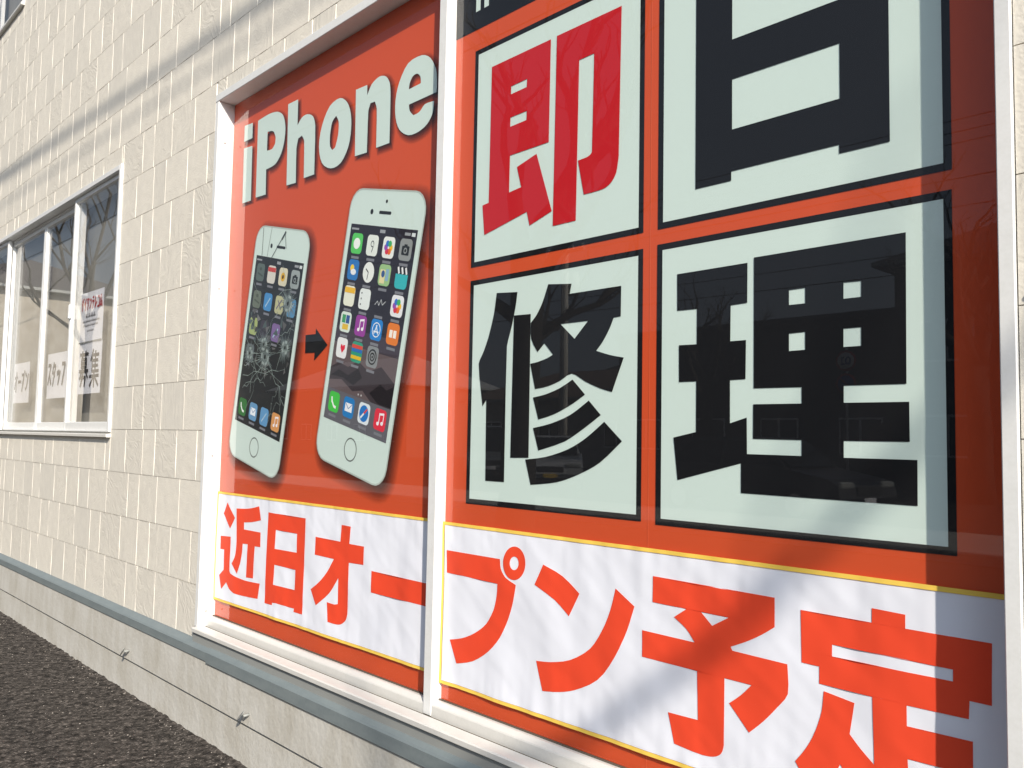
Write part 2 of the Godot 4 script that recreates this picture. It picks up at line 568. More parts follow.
func build_shop() -> void:
	var shop := thing("shop_building", "cream stone-patterned shop building with grey concrete base and white framed windows", "building")
	var st := start()
	for r in cut_away(Rect2(-12, 0.35, 16, 6.35), OPENINGS):
		add_box(st, Vector3(r.position.x, r.position.y, -0.22), Vector3(r.end.x, r.end.y, -0.0058))
	var wall := put("wall", flat_done(st), mats.joint, shop)
	build_siding(wall)
	# the rest of the house: ends, back, floors and roof
	st = start()
	add_box(st, Vector3(-12, 0, -8), Vector3(-11.8, 6.7, -0.225))
	add_box(st, Vector3(3.8, 0, -8), Vector3(4, 6.7, -0.225))
	add_box(st, Vector3(-11.79, 0, -8), Vector3(3.79, 6.7, -7.8))
	put("end_wall", flat_done(st), mats.joint, shop)
	put("roof", box(Vector3(-12.4, 6.71, -8.4), Vector3(4.4, 6.9, 0.4), 0.02), mats.grey_metal, shop)
	put("ceiling", box(Vector3(-11.78, 3.0, -7.78), Vector3(3.78, 3.15, -0.23)), mats.room, shop)
	put("interior_floor", box(Vector3(-11.78, 0.3, -7.78), Vector3(3.78, 0.42, -0.23)), mats.floor, shop)
	put("interior_wall", box(Vector3(-11.78, 0.43, -1.4), Vector3(3.78, 2.99, -1.3)), mats.room, shop)
	put("partition", box(Vector3(-4.45, 0.43, -1.29), Vector3(-4.35, 2.99, -0.23)), mats.room, shop)
	# foundation with its casting joint
	var f := put("foundation", run([Vector2(-0.24, -0.3), Vector2(0.012, -0.3), Vector2(0.012, 0.154), Vector2(0.0, 0.157), Vector2(0.0, 0.168), Vector2(0.022, 0.170), Vector2(0.022, 0.336), Vector2(-0.24, 0.336)], -12.0, 4.0), mats.concrete, shop)
	for x in [-4.45, -3.16, -1.87, -0.58, 0.71]:
		form_tie(f, Vector3(x, 0.216, 0.022))
	# two lengths of drip flashing, lapped
	var prof := [Vector2(-0.003, 0.405), Vector2(-0.003, 0.3375), Vector2(0.026, 0.3375), Vector2(0.029, 0.341), Vector2(0.029, 0.376), Vector2(0.024, 0.383)]
	var lap := [Vector2(-0.002, 0.408), Vector2(-0.002, 0.3365), Vector2(0.0235, 0.3365), Vector2(0.0235, 0.331), Vector2(0.028, 0.331), Vector2(0.032, 0.336), Vector2(0.032, 0.379), Vector2(0.027, 0.386)]
	prof.reverse(); lap.reverse()
	put("flashing", run(prof, -12.0, -3.52), mats.flashing, shop)
	put("flashing", run(lap, -3.55, 4.0), mats.flashing, shop)
	display_window(node("display_window", shop))
	sliding_window(node("sliding_window", shop))
	upper_window(node("upper_window", shop))
	var screw := lathe([Vector2(0, .006), Vector2(.004, .0055), Vector2(.006, .003), Vector2(.0065, 0)], 12)
	var s := put("screw", screw, mats.grey_metal, shop, Vector3(-0.448, 1.557, 0.001))
	s.rotation.x = PI / 2
	if true:
		s = put("screw", screw, mats.grey_metal, shop, Vector3(-0.452, 1.02, 0.001))
		s.rotation.x = PI / 2

func form_tie(parent: Node3D, at: Vector3) -> void:
	# a bent tab of steel left from casting: a flat eye on a short shank
	var st := start()
	add_tube(st, [Vector3(0, 0, -0.005), Vector3(0.004, 0.0, 0.022)], [0.004, 0.004], 6)
	st.set_smooth_group(-1)
	var o := []
	for k in 14:
		var a := TAU * k / 14
		o.append(Vector3(-0.014 + 0.030 * cos(a), -0.004 + 0.0095 * sin(a) + 0.016 * cos(a), 0.024 + 0.008 * cos(a) - 0.008 * sin(a)))
	var c := Vector3(-0.012, -0.006, 0.026)
	for k in 14:
		tri(st, c, o[(k + 1) % 14], o[k])
		tri(st, c - Vector3(0, 0, 0.0025), o[k] - Vector3(0, 0, 0.0025), o[(k + 1) % 14] - Vector3(0, 0, 0.0025))
		quad(st, o[k] - Vector3(0, 0, 0.0025), o[(k + 1) % 14] - Vector3(0, 0, 0.0025), o[(k + 1) % 14], o[k])
	put("form_tie", flat_done(st), mats.grey_metal, parent, at).scale = Vector3(1.35, 1.35, 1.2)

func display_window(w: Node3D) -> void:
	var white: Material = mats.white_metal
	put("jamb", box(Vector3(-3.735, 0.4545, -0.11), Vector3(-3.7035, 2.806, 0.006), 0.002), white, w)
	put("jamb", box(Vector3(-0.499, 0.4545, -0.11), Vector3(-0.472, 2.806, 0.006), 0.002), white, w)
	put("header", box(Vector3(-3.735, 2.8065, -0.11), Vector3(-0.472, 2.8415, 0.007), 0.002), white, w)
	put("mullion", box(Vector3(-2.138, 0.4535, -0.10), Vector3(-2.097, 2.8055, -0.032), 0.003), white, w)
	var screw := lathe([Vector2(0, .0022), Vector2(.003, .002), Vector2(.0045, .001), Vector2(.005, -.001)], 10)
	for y in [0.52, 1.2, 1.95, 2.62]:
		var s := put("screw", screw, mats.grey_metal, w, Vector3(-3.7033, y, -0.03))
		s.rotation.z = -PI / 2
	# stepped sill: nosing, groove and track
	var sill := [Vector2(-0.20, 0.43), Vector2(-0.20, 0.44), Vector2(-0.024, 0.44), Vector2(-0.020, 0.458), Vector2(0.022, 0.4545), Vector2(0.026, 0.451), Vector2(0.026, 0.437), Vector2(0.022, 0.434)]
	put("sill", run(sill, -3.716, -0.476), mats.sill_metal, w)
	put("sub_sill", box(Vector3(-3.732, 0.361, -0.20), Vector3(-0.474, 0.4295, 0.013), 0.002), mats.grey_metal, w)
	put("track", box(Vector3(-3.702, 0.4405, -0.0335), Vector3(-0.5, 0.4535, -0.0205)), mats.dirt, w)
	for s in [[-3.703, -2.1385, 0.496], [-2.0965, -0.4995, 0.499]]:
		var r := [Vector2(-0.10, 0.4405), Vector2(-0.10, s[2]), Vector2(-0.050, s[2]), Vector2(-0.036, s[2] - 0.010), Vector2(-0.034, s[2] - 0.014), Vector2(-0.034, 0.4405)]
		put("rail", run(r, s[0], s[1]), mats.sill_metal, w)
		put("gasket", box(Vector3(s[0], s[2] + 0.0004, -0.0655), Vector3(s[1], s[2] + 0.0035, -0.060)), mats.dirt, w)
		put("pane", pane(s[0], s[2] + 0.001, s[1], 2.806, Z_PANE), mats.glass, w)

func sliding_window(w: Node3D) -> void:
	var white: Material = mats.white_metal
	var x0 := -8.36; var x1 := -4.94; var y0 := 1.268; var y1 := 2.795
	put("frame", frame_bars(Vector3(x0, y0 + 0.03, -0.13), Vector3(x1, y1, 0.014), 0.026, 0.03, 0.004, 0.002), white, w)
	var sill := [Vector2(-0.13, y0), Vector2(-0.13, 1.297), Vector2(0.0, 1.297), Vector2(0.0, 1.289), Vector2(0.022, 1.287), Vector2(0.026, 1.284), Vector2(0.026, 1.270), Vector2(0.022, y0)]
	put("sill", run(sill, x0 - 0.004, x1 + 0.004), mats.sill_metal, w)
	# outer pair at the ends, inner pair in the middle
	var sashes := [[-8.333, -7.46, -0.036, -0.008], [-7.50, -6.6005, -0.072, -0.044], [-6.5995, -5.79, -0.072, -0.044], [-5.83, -4.967, -0.036, -0.008]]
	for s in sashes:
		var out: bool = s[2] > -0.05
		var top := 2.764 if out else 2.745
		put("sash", frame_bars(Vector3(s[0], 1.3025, s[2]), Vector3(s[1], top, s[3]), 0.031, 0.028, 0.052), white, w)
		for dz in [0.004, -0.004]:      # double glazing
			put("pane", pane(s[0] + 0.03, 1.345, s[1] - 0.03, top - 0.025, (s[2] + s[3]) * 0.5 + dz), mats.glass, w)
	put("blind", box(Vector3(x0 + 0.03, 1.302, -0.121), Vector3(x1 - 0.03, 2.744, -0.117)), mats.blind, w)
	put("head_track", box(Vector3(x0 + 0.027, 2.7455, -0.125), Vector3(x1 - 0.027, 2.7645, -0.040), 0.002), white, w)
	put("catch", box(Vector3(-5.812, 2.0, -0.0075), Vector3(-5.785, 2.09, 0.006), 0.004), white, w)

func upper_window(w: Node3D) -> void:
	put("frame", frame_bars(Vector3(-9.35, 4.62, -0.13), Vector3(-7.352, 5.893, 0.014), 0.03, 0.03, 0.02, 0.002), mats.white_metal, w)
	put("sill", box(Vector3(-9.354, 4.597, -0.13), Vector3(-7.348, 4.6195, 0.026), 0.003), mats.sill_metal, w)
	put("blind", box(Vector3(-9.31, 4.65, -0.121), Vector3(-7.39, 5.85, -0.117)), mats.blind, w)
	for s in [[-9.32, -8.34, -0.072, -0.044], [-8.40, -7.383, -0.036, -0.008]]:
		put("sash", frame_bars(Vector3(s[0], 4.6405, s[2]), Vector3(s[1], 5.862, s[3]), 0.038, 0.03, 0.045), mats.white_metal, w)
		put("pane", pane(s[0] + 0.03, 4.68, s[1] - 0.03, 5.84, (s[2] + s[3]) * 0.5), mats.glass, w)

# ------------------------------------------------------------------ print on the posters
const SOKU := [[-1.918, 2.4311, -1.6668, 2.4338, -1.6692, 2.1361, -1.8294, 2.1346, -1.8307, 2.0235, -1.7787, 2.0293, -1.7983, 2.093, -1.7177, 2.1137, -1.6532, 1.9353, -1.7414, 1.9094, -1.7538, 1.9517, -1.9379, 1.9139, -1.9489, 2.0069, -1.9203, 2.0099], [-1.8297, 2.3448, -1.7615, 2.3471, -1.763, 2.3229, -1.8301, 2.3205], [-1.8304, 2.2499, -1.7612, 2.2515, -1.7616, 2.2241, -1.8307, 2.2219], [-1.6432, 2.4353, -1.4081, 2.4371, -1.413, 2.0388, -1.4145, 2.0259, -1.4208, 1.9942, -1.4349, 1.974, -1.4569, 1.9619, -1.4847, 1.9588, -1.5336, 1.9584, -1.5563, 2.057, -1.5236, 2.0592, -1.5111, 2.0638, -1.5059, 2.0708, -1.5022, 2.3395, -1.5567, 2.3381, -1.5616, 1.8923, -1.6484, 1.892]]
const SHU := [[-1.8761, 1.7293, -1.7865, 1.7221, -1.7938, 1.6776, -1.8092, 1.6207, -1.8269, 1.5672, -1.8288, 1.1735, -1.9106, 1.1733, -1.9134, 1.4122, -1.9298, 1.3939, -1.9509, 1.5224, -1.9292, 1.5589, -1.908, 1.6026, -1.8865, 1.6682], [-1.7995, 1.6549, -1.7301, 1.6527, -1.7293, 1.2461, -1.8043, 1.244], [-1.6624, 1.7298, -1.574, 1.7205, -1.58, 1.6938, -1.4002, 1.6943, -1.4008, 1.6156, -1.424, 1.6145, -1.4362, 1.5896, -1.4594, 1.5556, -1.4823, 1.5322, -1.4352, 1.5182, -1.3896, 1.5091, -1.4272, 1.4225, -1.4679, 1.4334, -1.5204, 1.4535, -1.5685, 1.4762, -1.6117, 1.4583, -1.6591, 1.4448, -1.708, 1.4387, -1.7287, 1.5109, -1.6998, 1.5143, -1.6608, 1.5233, -1.6398, 1.5318, -1.6734, 1.5652, -1.7004, 1.5425, -1.7264, 1.5817, -1.7285, 1.6282, -1.7078, 1.6463, -1.6838, 1.6807], [-1.613, 1.614, -1.5125, 1.614, -1.5602, 1.5695], [-1.7154, 1.415, -1.6683, 1.4223, -1.6113, 1.4385, -1.5655, 1.4599, -1.5198, 1.4184, -1.5643, 1.3948, -1.6287, 1.3686, -1.6931, 1.3532], [-1.7133, 1.3295, -1.6472, 1.3413, -1.5728, 1.3647, -1.5063, 1.4023, -1.4642, 1.3638, -1.5183, 1.3313, -1.5898, 1.2942, -1.6911, 1.2672], [-1.7423, 1.2408, -1.6644, 1.2499, -1.5802, 1.2723, -1.5178, 1.3018, -1.4521, 1.3463, -1.3926, 1.2969, -1.4649, 1.2412, -1.5339, 1.2094, -1.6155, 1.1838, -1.7195, 1.1712]]
const RI := [[-1.2263, 1.7016, -1.0345, 1.7029, -1.0351, 1.6122, -1.0777, 1.6109, -1.0788, 1.5284, -1.0382, 1.5283, -1.0394, 1.4407, -1.0793, 1.44, -1.0791, 1.3419, -1.0362, 1.3546, -1.0355, 1.2736, -0.9049, 1.2727, -0.9048, 1.3063, -1.0205, 1.3076, -1.0199, 1.3839, -0.9045, 1.3834, -0.9043, 1.4184, -1.0187, 1.4194, -1.0181, 1.7125, -0.6846, 1.7146, -0.6865, 1.4177, -0.8122, 1.4185, -0.8124, 1.3833, -0.6817, 1.3828, -0.6816, 1.3058, -0.813, 1.306, -0.8132, 1.2715, -0.6676, 1.2713, -0.6682, 1.1841, -1.0506, 1.1867, -1.0506, 1.2527, -1.2221, 1.2075, -1.2344, 1.3081, -1.1705, 1.3216, -1.1704, 1.4405, -1.2194, 1.4406, -1.22, 1.5288, -1.1694, 1.5278, -1.1692, 1.6119, -1.2257, 1.6127], [-0.9331, 1.6293, -0.8955, 1.6298, -0.8956, 1.5965, -0.9332, 1.5966], [-0.8112, 1.6308, -0.774, 1.6298, -0.7743, 1.5972, -0.8115, 1.5971], [-0.9334, 1.5348, -0.8959, 1.5356, -0.8961, 1.4972, -0.9335, 1.4969], [-0.8119, 1.5356, -0.7748, 1.5356, -0.7751, 1.4976, -0.8122, 1.4975]]
const ARROW := [[-2.9883, 1.6893, -2.9126, 1.6873, -2.9103, 1.7084, -2.8223, 1.6387, -2.9172, 1.5853, -2.9155, 1.6161, -2.9874, 1.6185]]
const NICHI := [[-1.175, 1.9, -1.077, 1.9, -1.077, 1.922, -0.8185, 1.922, -0.8185, 1.903, -0.7135, 1.903, -0.7135, 2.43, -1.175, 2.43], [-1.075, 2.02, -0.8165, 2.02, -0.8165, 2.139, -1.075, 2.139], [-1.075, 2.234, -0.8165, 2.234, -0.8165, 2.345, -1.075, 2.345]]
const PHONE_WORD := [[[-3.5899, 2.681, -3.5123, 2.6748, -3.5108, 2.6054, -3.5903, 2.6079], [-3.5899, 2.5774, -3.5079, 2.5698, -3.5025, 2.3233, -3.5838, 2.326]], [[-3.4618, 2.6705, -3.3646, 2.6741, -3.2853, 2.6632, -3.2354, 2.6345, -3.2127, 2.5812, -3.2162, 2.5256, -3.2389, 2.4745, -3.2878, 2.4384, -3.3699, 2.4327, -3.3653, 2.3227, -3.4569, 2.3272], [-3.3686, 2.5973, -3.3185, 2.5874, -3.2946, 2.5545, -3.2983, 2.5267, -3.3225, 2.5115, -3.3682, 2.5146]], [[-3.1948, 2.6706, -3.1123, 2.668, -3.1102, 2.5593, -3.0761, 2.5825, -3.0324, 2.5844, -2.9879, 2.5634, -2.9683, 2.5224, -2.9639, 2.3235, -3.0448, 2.3257, -3.0516, 2.4803, -3.071, 2.5061, -3.1009, 2.5016, -3.1126, 2.4631, -3.1081, 2.32, -3.185, 2.3249]], [[-2.7896, 2.5819, -2.7368, 2.5498, -2.7095, 2.4973, -2.7049, 2.4412, -2.7194, 2.3774, -2.7701, 2.3257, -2.8406, 2.3201, -2.9077, 2.3569, -2.9338, 2.4292, -2.917, 2.5046, -2.8637, 2.5696], [-2.8127, 2.5191, -2.7937, 2.4899, -2.7954, 2.4387, -2.8133, 2.3958, -2.8336, 2.3903, -2.8508, 2.4091, -2.8534, 2.4533, -2.8403, 2.5021]], [[-2.6797, 2.5818, -2.6048, 2.5782, -2.6028, 2.5387, -2.5759, 2.5721, -2.5275, 2.5862, -2.4857, 2.5735, -2.4612, 2.5421, -2.4546, 2.4882, -2.4536, 2.3251, -2.5354, 2.3273, -2.5385, 2.4714, -2.5512, 2.501, -2.5795, 2.5032, -2.5925, 2.478, -2.5945, 2.3243, -2.6733, 2.3288]], [[-2.2756, 2.584, -2.2297, 2.5601, -2.1981, 2.5125, -2.1906, 2.469, -2.1915, 2.432, -2.3439, 2.4319, -2.3378, 2.4086, -2.3168, 2.3875, -2.2835, 2.3899, -2.2537, 2.4083, -2.2034, 2.4055, -2.2101, 2.3663, -2.2387, 2.3364, -2.2868, 2.3223, -2.343, 2.3251, -2.3958, 2.3578, -2.4203, 2.4074, -2.4233, 2.4714, -2.4036, 2.5289, -2.3542, 2.5805], [-2.3463, 2.4861, -2.2789, 2.4878, -2.2824, 2.5118, -2.3016, 2.5277, -2.3265, 2.5252, -2.3421, 2.5066]]]
const KIN := [[-3.5976, 1.0001, -3.5213, 0.9383, -3.5632, 0.8893, -3.6344, 0.9494], [-3.509, 0.9801, -3.4369, 0.9834, -3.3709, 0.9907, -3.307, 1.0028, -3.2862, 0.9474, -3.3662, 0.9332, -3.4379, 0.9265, -3.4354, 0.897, -3.2841, 0.8976, -3.2795, 0.8389, -3.3305, 0.8371, -3.3346, 0.7056, -3.3998, 0.7015, -3.398, 0.8388, -3.4419, 0.837, -3.4444, 0.7975, -3.4595, 0.7479, -3.4833, 0.7057, -3.5342, 0.7436, -3.5108, 0.7727, -3.5009, 0.8179, -3.5038, 0.8972], [-3.6546, 0.8504, -3.5541, 0.8553, -3.5514, 0.7105, -3.5404, 0.7003, -3.4899, 0.6917, -3.4025, 0.6874, -3.2769, 0.692, -3.2917, 0.6287, -3.4065, 0.6223, -3.5035, 0.6215, -3.5486, 0.6338, -3.5792, 0.6581, -3.6254, 0.6232, -3.6515, 0.6801, -3.6083, 0.708, -3.6121, 0.7948, -3.6494, 0.7936]]
const HI := [[-3.2229, 0.9843, -2.9278, 0.9832, -2.9301, 0.6232, -2.9963, 0.6221, -2.994, 0.6351, -3.1664, 0.6323, -3.1674, 0.6223, -3.2319, 0.6209], [-3.157, 0.9198, -2.9913, 0.9193, -2.9895, 0.8473, -3.1617, 0.8444], [-3.1588, 0.7823, -2.9946, 0.7818, -2.9956, 0.705, -3.1631, 0.7031]]
const O_KANA := [[-2.6766, 0.9799, -2.6134, 0.9792, -2.6212, 0.9179, -2.5289, 0.9178, -2.5286, 0.8553, -2.6223, 0.852, -2.6203, 0.6743, -2.6302, 0.6513, -2.6613, 0.6315, -2.6938, 0.6261, -2.7457, 0.6263, -2.7567, 0.6952, -2.7061, 0.694, -2.6849, 0.6989, -2.687, 0.7902, -2.7418, 0.7301, -2.8315, 0.6724, -2.8741, 0.7252, -2.8125, 0.7606, -2.7633, 0.8027, -2.7207, 0.8539, -2.8503, 0.8557, -2.8492, 0.9215, -2.6813, 0.9197]]
const LONG_BAR := [[-2.4766, 0.8414, -2.137, 0.8395, -2.1392, 0.7678, -2.4759, 0.7692]]
const PU := [[-2.0747, 0.9539, -1.831, 0.954, -1.826, 0.927, -1.8054, 0.9049, -1.7637, 0.8895, -1.7728, 0.8466, -1.792, 0.7951, -1.8268, 0.7335, -1.8736, 0.6862, -1.9441, 0.644, -2.0184, 0.6228, -2.0504, 0.6878, -1.9919, 0.7027, -1.9356, 0.7272, -1.8868, 0.762, -1.8555, 0.8061, -1.8429, 0.8505, -1.8396, 0.8828, -2.0722, 0.8859], [-1.727, 0.954, -1.7282, 0.942, -1.7323, 0.9304, -1.7391, 0.92, -1.748, 0.9115, -1.7586, 0.9055, -1.7701, 0.9025, -1.7818, 0.9025, -1.7929, 0.9058, -1.8025, 0.912, -1.8101, 0.9208, -1.815, 0.9316, -1.8169, 0.9436, -1.8157, 0.956, -1.8114, 0.9678, -1.8044, 0.9784, -1.7951, 0.9868, -1.7842, 0.9926, -1.7726, 0.9954, -1.7609, 0.995, -1.7501, 0.9915, -1.7407, 0.9851, -1.7335, 0.9763, -1.7288, 0.9657], [-1.7541, 0.9509, -1.7552, 0.9436, -1.7588, 0.9371, -1.7643, 0.9324, -1.7709, 0.9301, -1.7776, 0.9308, -1.7833, 0.9342, -1.7873, 0.9398, -1.7888, 0.9468, -1.7877, 0.9542, -1.784, 0.9607, -1.7785, 0.9654, -1.7719, 0.9676, -1.7652, 0.9669, -1.7595, 0.9635, -1.7556, 0.9579]]
const N_KANA := [[-1.6568, 0.9588, -1.5863, 0.9362, -1.5256, 0.8989, -1.5617, 0.8355, -1.6125, 0.8701, -1.6892, 0.9008], [-1.4038, 0.9291, -1.3431, 0.8939, -1.3643, 0.8337, -1.4031, 0.7597, -1.4596, 0.6929, -1.536, 0.6512, -1.5893, 0.6343, -1.654, 0.6226, -1.6806, 0.6973, -1.6276, 0.7044, -1.5551, 0.7238, -1.4861, 0.7656, -1.4449, 0.8199, -1.4193, 0.8737]]
const YO := [[-1.2876, 0.9747, -0.9635, 0.9705, -0.9636, 0.9086, -0.9939, 0.8876, -1.0303, 0.8668, -1.071, 0.848, -1.0659, 0.8403, -0.9343, 0.8372, -0.9333, 0.7764, -0.9587, 0.7423, -0.991, 0.706, -1.0253, 0.6738, -1.0752, 0.7247, -1.0457, 0.7486, -1.0193, 0.7757, -1.0874, 0.7762, -1.0883, 0.6308, -1.096, 0.6098, -1.1154, 0.598, -1.145, 0.5937, -1.2219, 0.5987, -1.2395, 0.6661, -1.1574, 0.6679, -1.1607, 0.7764, -1.3173, 0.7787, -1.3179, 0.8416, -1.1679, 0.8391, -1.1908, 0.8663, -1.2254, 0.8875, -1.1903, 0.9114, -1.2885, 0.9129], [-1.1505, 0.9108, -1.0762, 0.9104, -1.1197, 0.8851]]
const TEI := [[-0.9046, 0.9539, -0.7554, 0.9524, -0.7552, 0.9804, -0.6904, 0.9781, -0.6907, 0.9519, -0.5408, 0.9513, -0.5426, 0.8426, -0.5796, 0.8427, -0.5809, 0.8104, -0.69, 0.8095, -0.69, 0.7713, -0.5748, 0.7726, -0.5757, 0.7127, -0.6893, 0.7109, -0.689, 0.6525, -0.6274, 0.6534, -0.5519, 0.664, -0.5608, 0.6184, -0.6723, 0.6034, -0.7517, 0.6055, -0.791, 0.6265, -0.8212, 0.6647, -0.8423, 0.6208, -0.8744, 0.5817, -0.918, 0.6436, -0.8929, 0.6781, -0.8737, 0.7155, -0.8601, 0.7585, -0.855, 0.7993, -0.7917, 0.7902, -0.8018, 0.7279, -0.7803, 0.7057, -0.7534, 0.6823, -0.7552, 0.8105, -0.8646, 0.8122, -0.8644, 0.8462, -0.9027, 0.8471], [-0.837, 0.8953, -0.6068, 0.8926, -0.6071, 0.8711, -0.8371, 0.8719]]

func lettering(called: String, raw: Array, z: float, mat: Material, parent: Node3D, smooth := true) -> void:
	put(called, fill(contours(raw, smooth), z), mat, parent)

# the poster's printed soft outline: ink that thins out from a shape's edge
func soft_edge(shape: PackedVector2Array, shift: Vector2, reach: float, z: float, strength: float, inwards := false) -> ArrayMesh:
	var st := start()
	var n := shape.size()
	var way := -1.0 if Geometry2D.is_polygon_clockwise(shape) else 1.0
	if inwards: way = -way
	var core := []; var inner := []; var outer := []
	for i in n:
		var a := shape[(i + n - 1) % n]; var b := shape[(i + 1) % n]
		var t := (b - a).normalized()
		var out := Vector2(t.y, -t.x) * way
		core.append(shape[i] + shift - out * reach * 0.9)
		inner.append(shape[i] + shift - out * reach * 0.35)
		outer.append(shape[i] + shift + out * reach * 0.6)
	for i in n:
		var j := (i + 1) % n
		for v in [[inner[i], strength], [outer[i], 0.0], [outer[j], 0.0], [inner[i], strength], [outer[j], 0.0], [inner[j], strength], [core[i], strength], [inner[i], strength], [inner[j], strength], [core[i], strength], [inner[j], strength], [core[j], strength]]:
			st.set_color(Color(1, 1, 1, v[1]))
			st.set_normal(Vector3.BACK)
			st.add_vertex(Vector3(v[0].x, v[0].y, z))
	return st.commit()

# points of a printed phone: u across, v down, on its tilted rectangle
var ph_o := Vector2.ZERO
var ph_u := Vector2.ZERO
var ph_v := Vector2.ZERO
func on_phone(shape: PackedVector2Array) -> PackedVector2Array:
	var o := PackedVector2Array()
	for p in shape:
		o.append(ph_o + ph_u * p.x + ph_v * p.y)
	return o

func flat_at(called: String, shapes: Array, z: float, mat: Material, parent: Node3D, union := false) -> MeshInstance3D:
	var s := []
	for c in shapes: s.append(on_phone(c))
	return put(called, fill(s, z, union), mat, parent)

var inks := {}
func ink(r: float, g: float, b: float) -> StandardMaterial3D:
	var key := "%.2f %.2f %.2f" % [r, g, b]
	if not inks.has(key):
		inks[key] = paint(Color(r, g, b), 0.5, 0.3)
	return inks[key]

func phone(parent: Node3D, tl: Vector2, tr: Vector2, bl: Vector2, broken: bool) -> void:
	# the phone measures 1 across and about 2.07 down
	ph_o = tl
	ph_u = tr - tl
	ph_v = (bl - tl) / 2.07
	var z := Z_SHEET + 0.0012
	var body := round_rect(0, 0, 1, 2.07, 0.15, 0.15)
	var ph := put("phone_picture", fill([on_phone(body)], z + 0.0004), mats.mint, parent)
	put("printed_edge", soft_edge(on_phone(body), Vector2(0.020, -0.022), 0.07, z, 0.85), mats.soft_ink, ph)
	# rim
	flat_at("rim", [body, round_rect(0.012, 0.012, 0.988, 2.058, 0.14, 0.14)], z + 0.0007, ink(.72, .76, .73), ph)
	flat_at("speaker_slot", [round_rect(0.42, 0.155, 0.58, 0.178, 0.01, 0.01)], z + 0.0008, ink(.14, .15, .16), ph)
	flat_at("camera_dot", [disc(Vector2(0.32, 0.166), 0.02, 0.02)], z + 0.0008, ink(.12, .13, .15), ph)
	if not broken:
		flat_at("sensor_dot", [disc(Vector2(0.5, 0.085), 0.013, 0.013)], z + 0.0008, ink(.14, .15, .16), ph)
	flat_at("home_button", [disc(Vector2(0.5, 1.9), 0.088, 0.088), disc(Vector2(0.5, 1.9), 0.078, 0.078)], z + 0.0008, ink(.42, .45, .44), ph)
	var x0 := 0.058; var x1 := 0.942; var y0 := 0.266; var y1 := 1.748
	var sw := x1 - x0; var sh := y1 - y0
	var scr := flat_at("screen", [rect(x0, y0, x1, y1)], z + 0.0007, ink(.17, .16, .20) if not broken else ink(.15, .16, .17), ph)
	var zi := z + 0.0011
	if not broken:
		# wallpaper: dusk ridge
		flat_at("wallpaper", [rect(x0, y0 + sh * 0.60, x1, y0 + sh * 0.84)], z + 0.0009, ink(.40, .35, .36), scr)
		flat_at("wallpaper", [rect(x0, y0 + sh * 0.52, x1, y0 + sh * 0.598)], z + 0.0009, ink(.27, .24, .28), scr)
		var ridge := PackedVector2Array()
		for q in [[0, .735], [.12, .70], [.28, .71], [.42, .665], [.6, .70], [.78, .66], [1, .72], [1, .84], [.7, .84], [.55, .80], [.4, .82], [.2, .78], [0, .80]]:
			ridge.append(Vector2(x0 + sw * q[0], y0 + sh * q[1]))
		flat_at("wallpaper", [ridge], z + 0.0010, ink(.24, .21, .23), scr)
		var rock := PackedVector2Array()
		for q in [[.02, .775], [.14, .735], [.3, .75], [.44, .70], [.52, .74], [.4, .79], [.22, .77]]:
			rock.append(Vector2(x0 + sw * q[0], y0 + sh * q[1]))
		var rock2 := PackedVector2Array()
		for q in [[.66, .80], [.8, .74], [.9, .76], [1, .73], [1, .835], [.8, .835]]:
			rock2.append(Vector2(x0 + sw * q[0], y0 + sh * q[1]))
		flat_at("wallpaper", [rock, rock2], z + 0.0012, ink(.13, .11, .13), scr)
		flat_at("dock", [rect(x0, y0 + sh * 0.84, x1, y1)], z + 0.0009, ink(.40, .40, .43), scr)
		flat_at("page_dot", [disc(Vector2(.5, y0 + sh * .825), .008, .008, 8), disc(Vector2(.54, y0 + sh * .825), .008, .008, 8)], z + 0.0014, ink(.8, .8, .8), scr)
	# status bar
	flat_at("status_text", [rect(x0 + .02, y0 + .028, x0 + .12, y0 + .042), rect(.47, y0 + .022, .54, y0 + .046), rect(x1 - .15, y0 + .024, x1 - .08, y0 + .044)], zi, ink(.62, .64, .66), scr)
	flat_at("battery_mark", [rect(x1 - .065, y0 + .022, x1 - .02, y0 + .048)], zi, ink(.85, .88, .88), scr)
	var good := [
		["speech", .36, .80, .40], ["day", .90, .93, .90], ["flower", .92, .94, .92], ["lens", .58, .60, .60],
		["weather", .18, .48, .75], ["clock", .92, .94, .92], ["map", .62, .78, .55], ["clapper", .22, .72, .74],
		["note", .92, .93, .86], ["list", .90, .93, .92], ["chart", .16, .15, .19], ["petals", .92, .93, .94],
		["stand", .86, .92, .88], ["tune", .60, .25, .62], ["store", .14, .52, .82], ["book", .90, .50, .18],
		["heart", .92, .93, .93], ["wallet", .20, .62, .50], ["gear", .55, .57, .58]]
	var old := [
		["stone", .36, .42, .40], ["red", .85, .84, .80], ["sun", .86, .84, .74], ["lens", .62, .66, .66],
		["stone", .42, .46, .40], ["blue", .28, .56, .78], ["cross", .74, .74, .58], ["blue", .36, .58, .74],
		["stone", .66, .72, .46], ["stone", .24, .22, .26], ["blue", .50, .40, .60], ["none", 0, 0, 0],
		["gear", .42, .46, .48], ["none", 0, 0, 0], ["none", 0, 0, 0], ["none", 0, 0, 0]]
	var icons := old if broken else good
	for i in icons.size():
		var a: Array = icons[i]
		if a[0] == "none": continue
		icon(scr, x0 + sw * (0.135 + 0.245 * (i % 4)), y0 + sh * (0.096 + (0.160 if broken else 0.1325) * (i / 4)), a, zi)
	var dock: Array = [["phone", .30, .78, .32], ["mail", .16, .50, .76], ["compass", .88, .92, .94], ["tune", .88, .22, .30]]
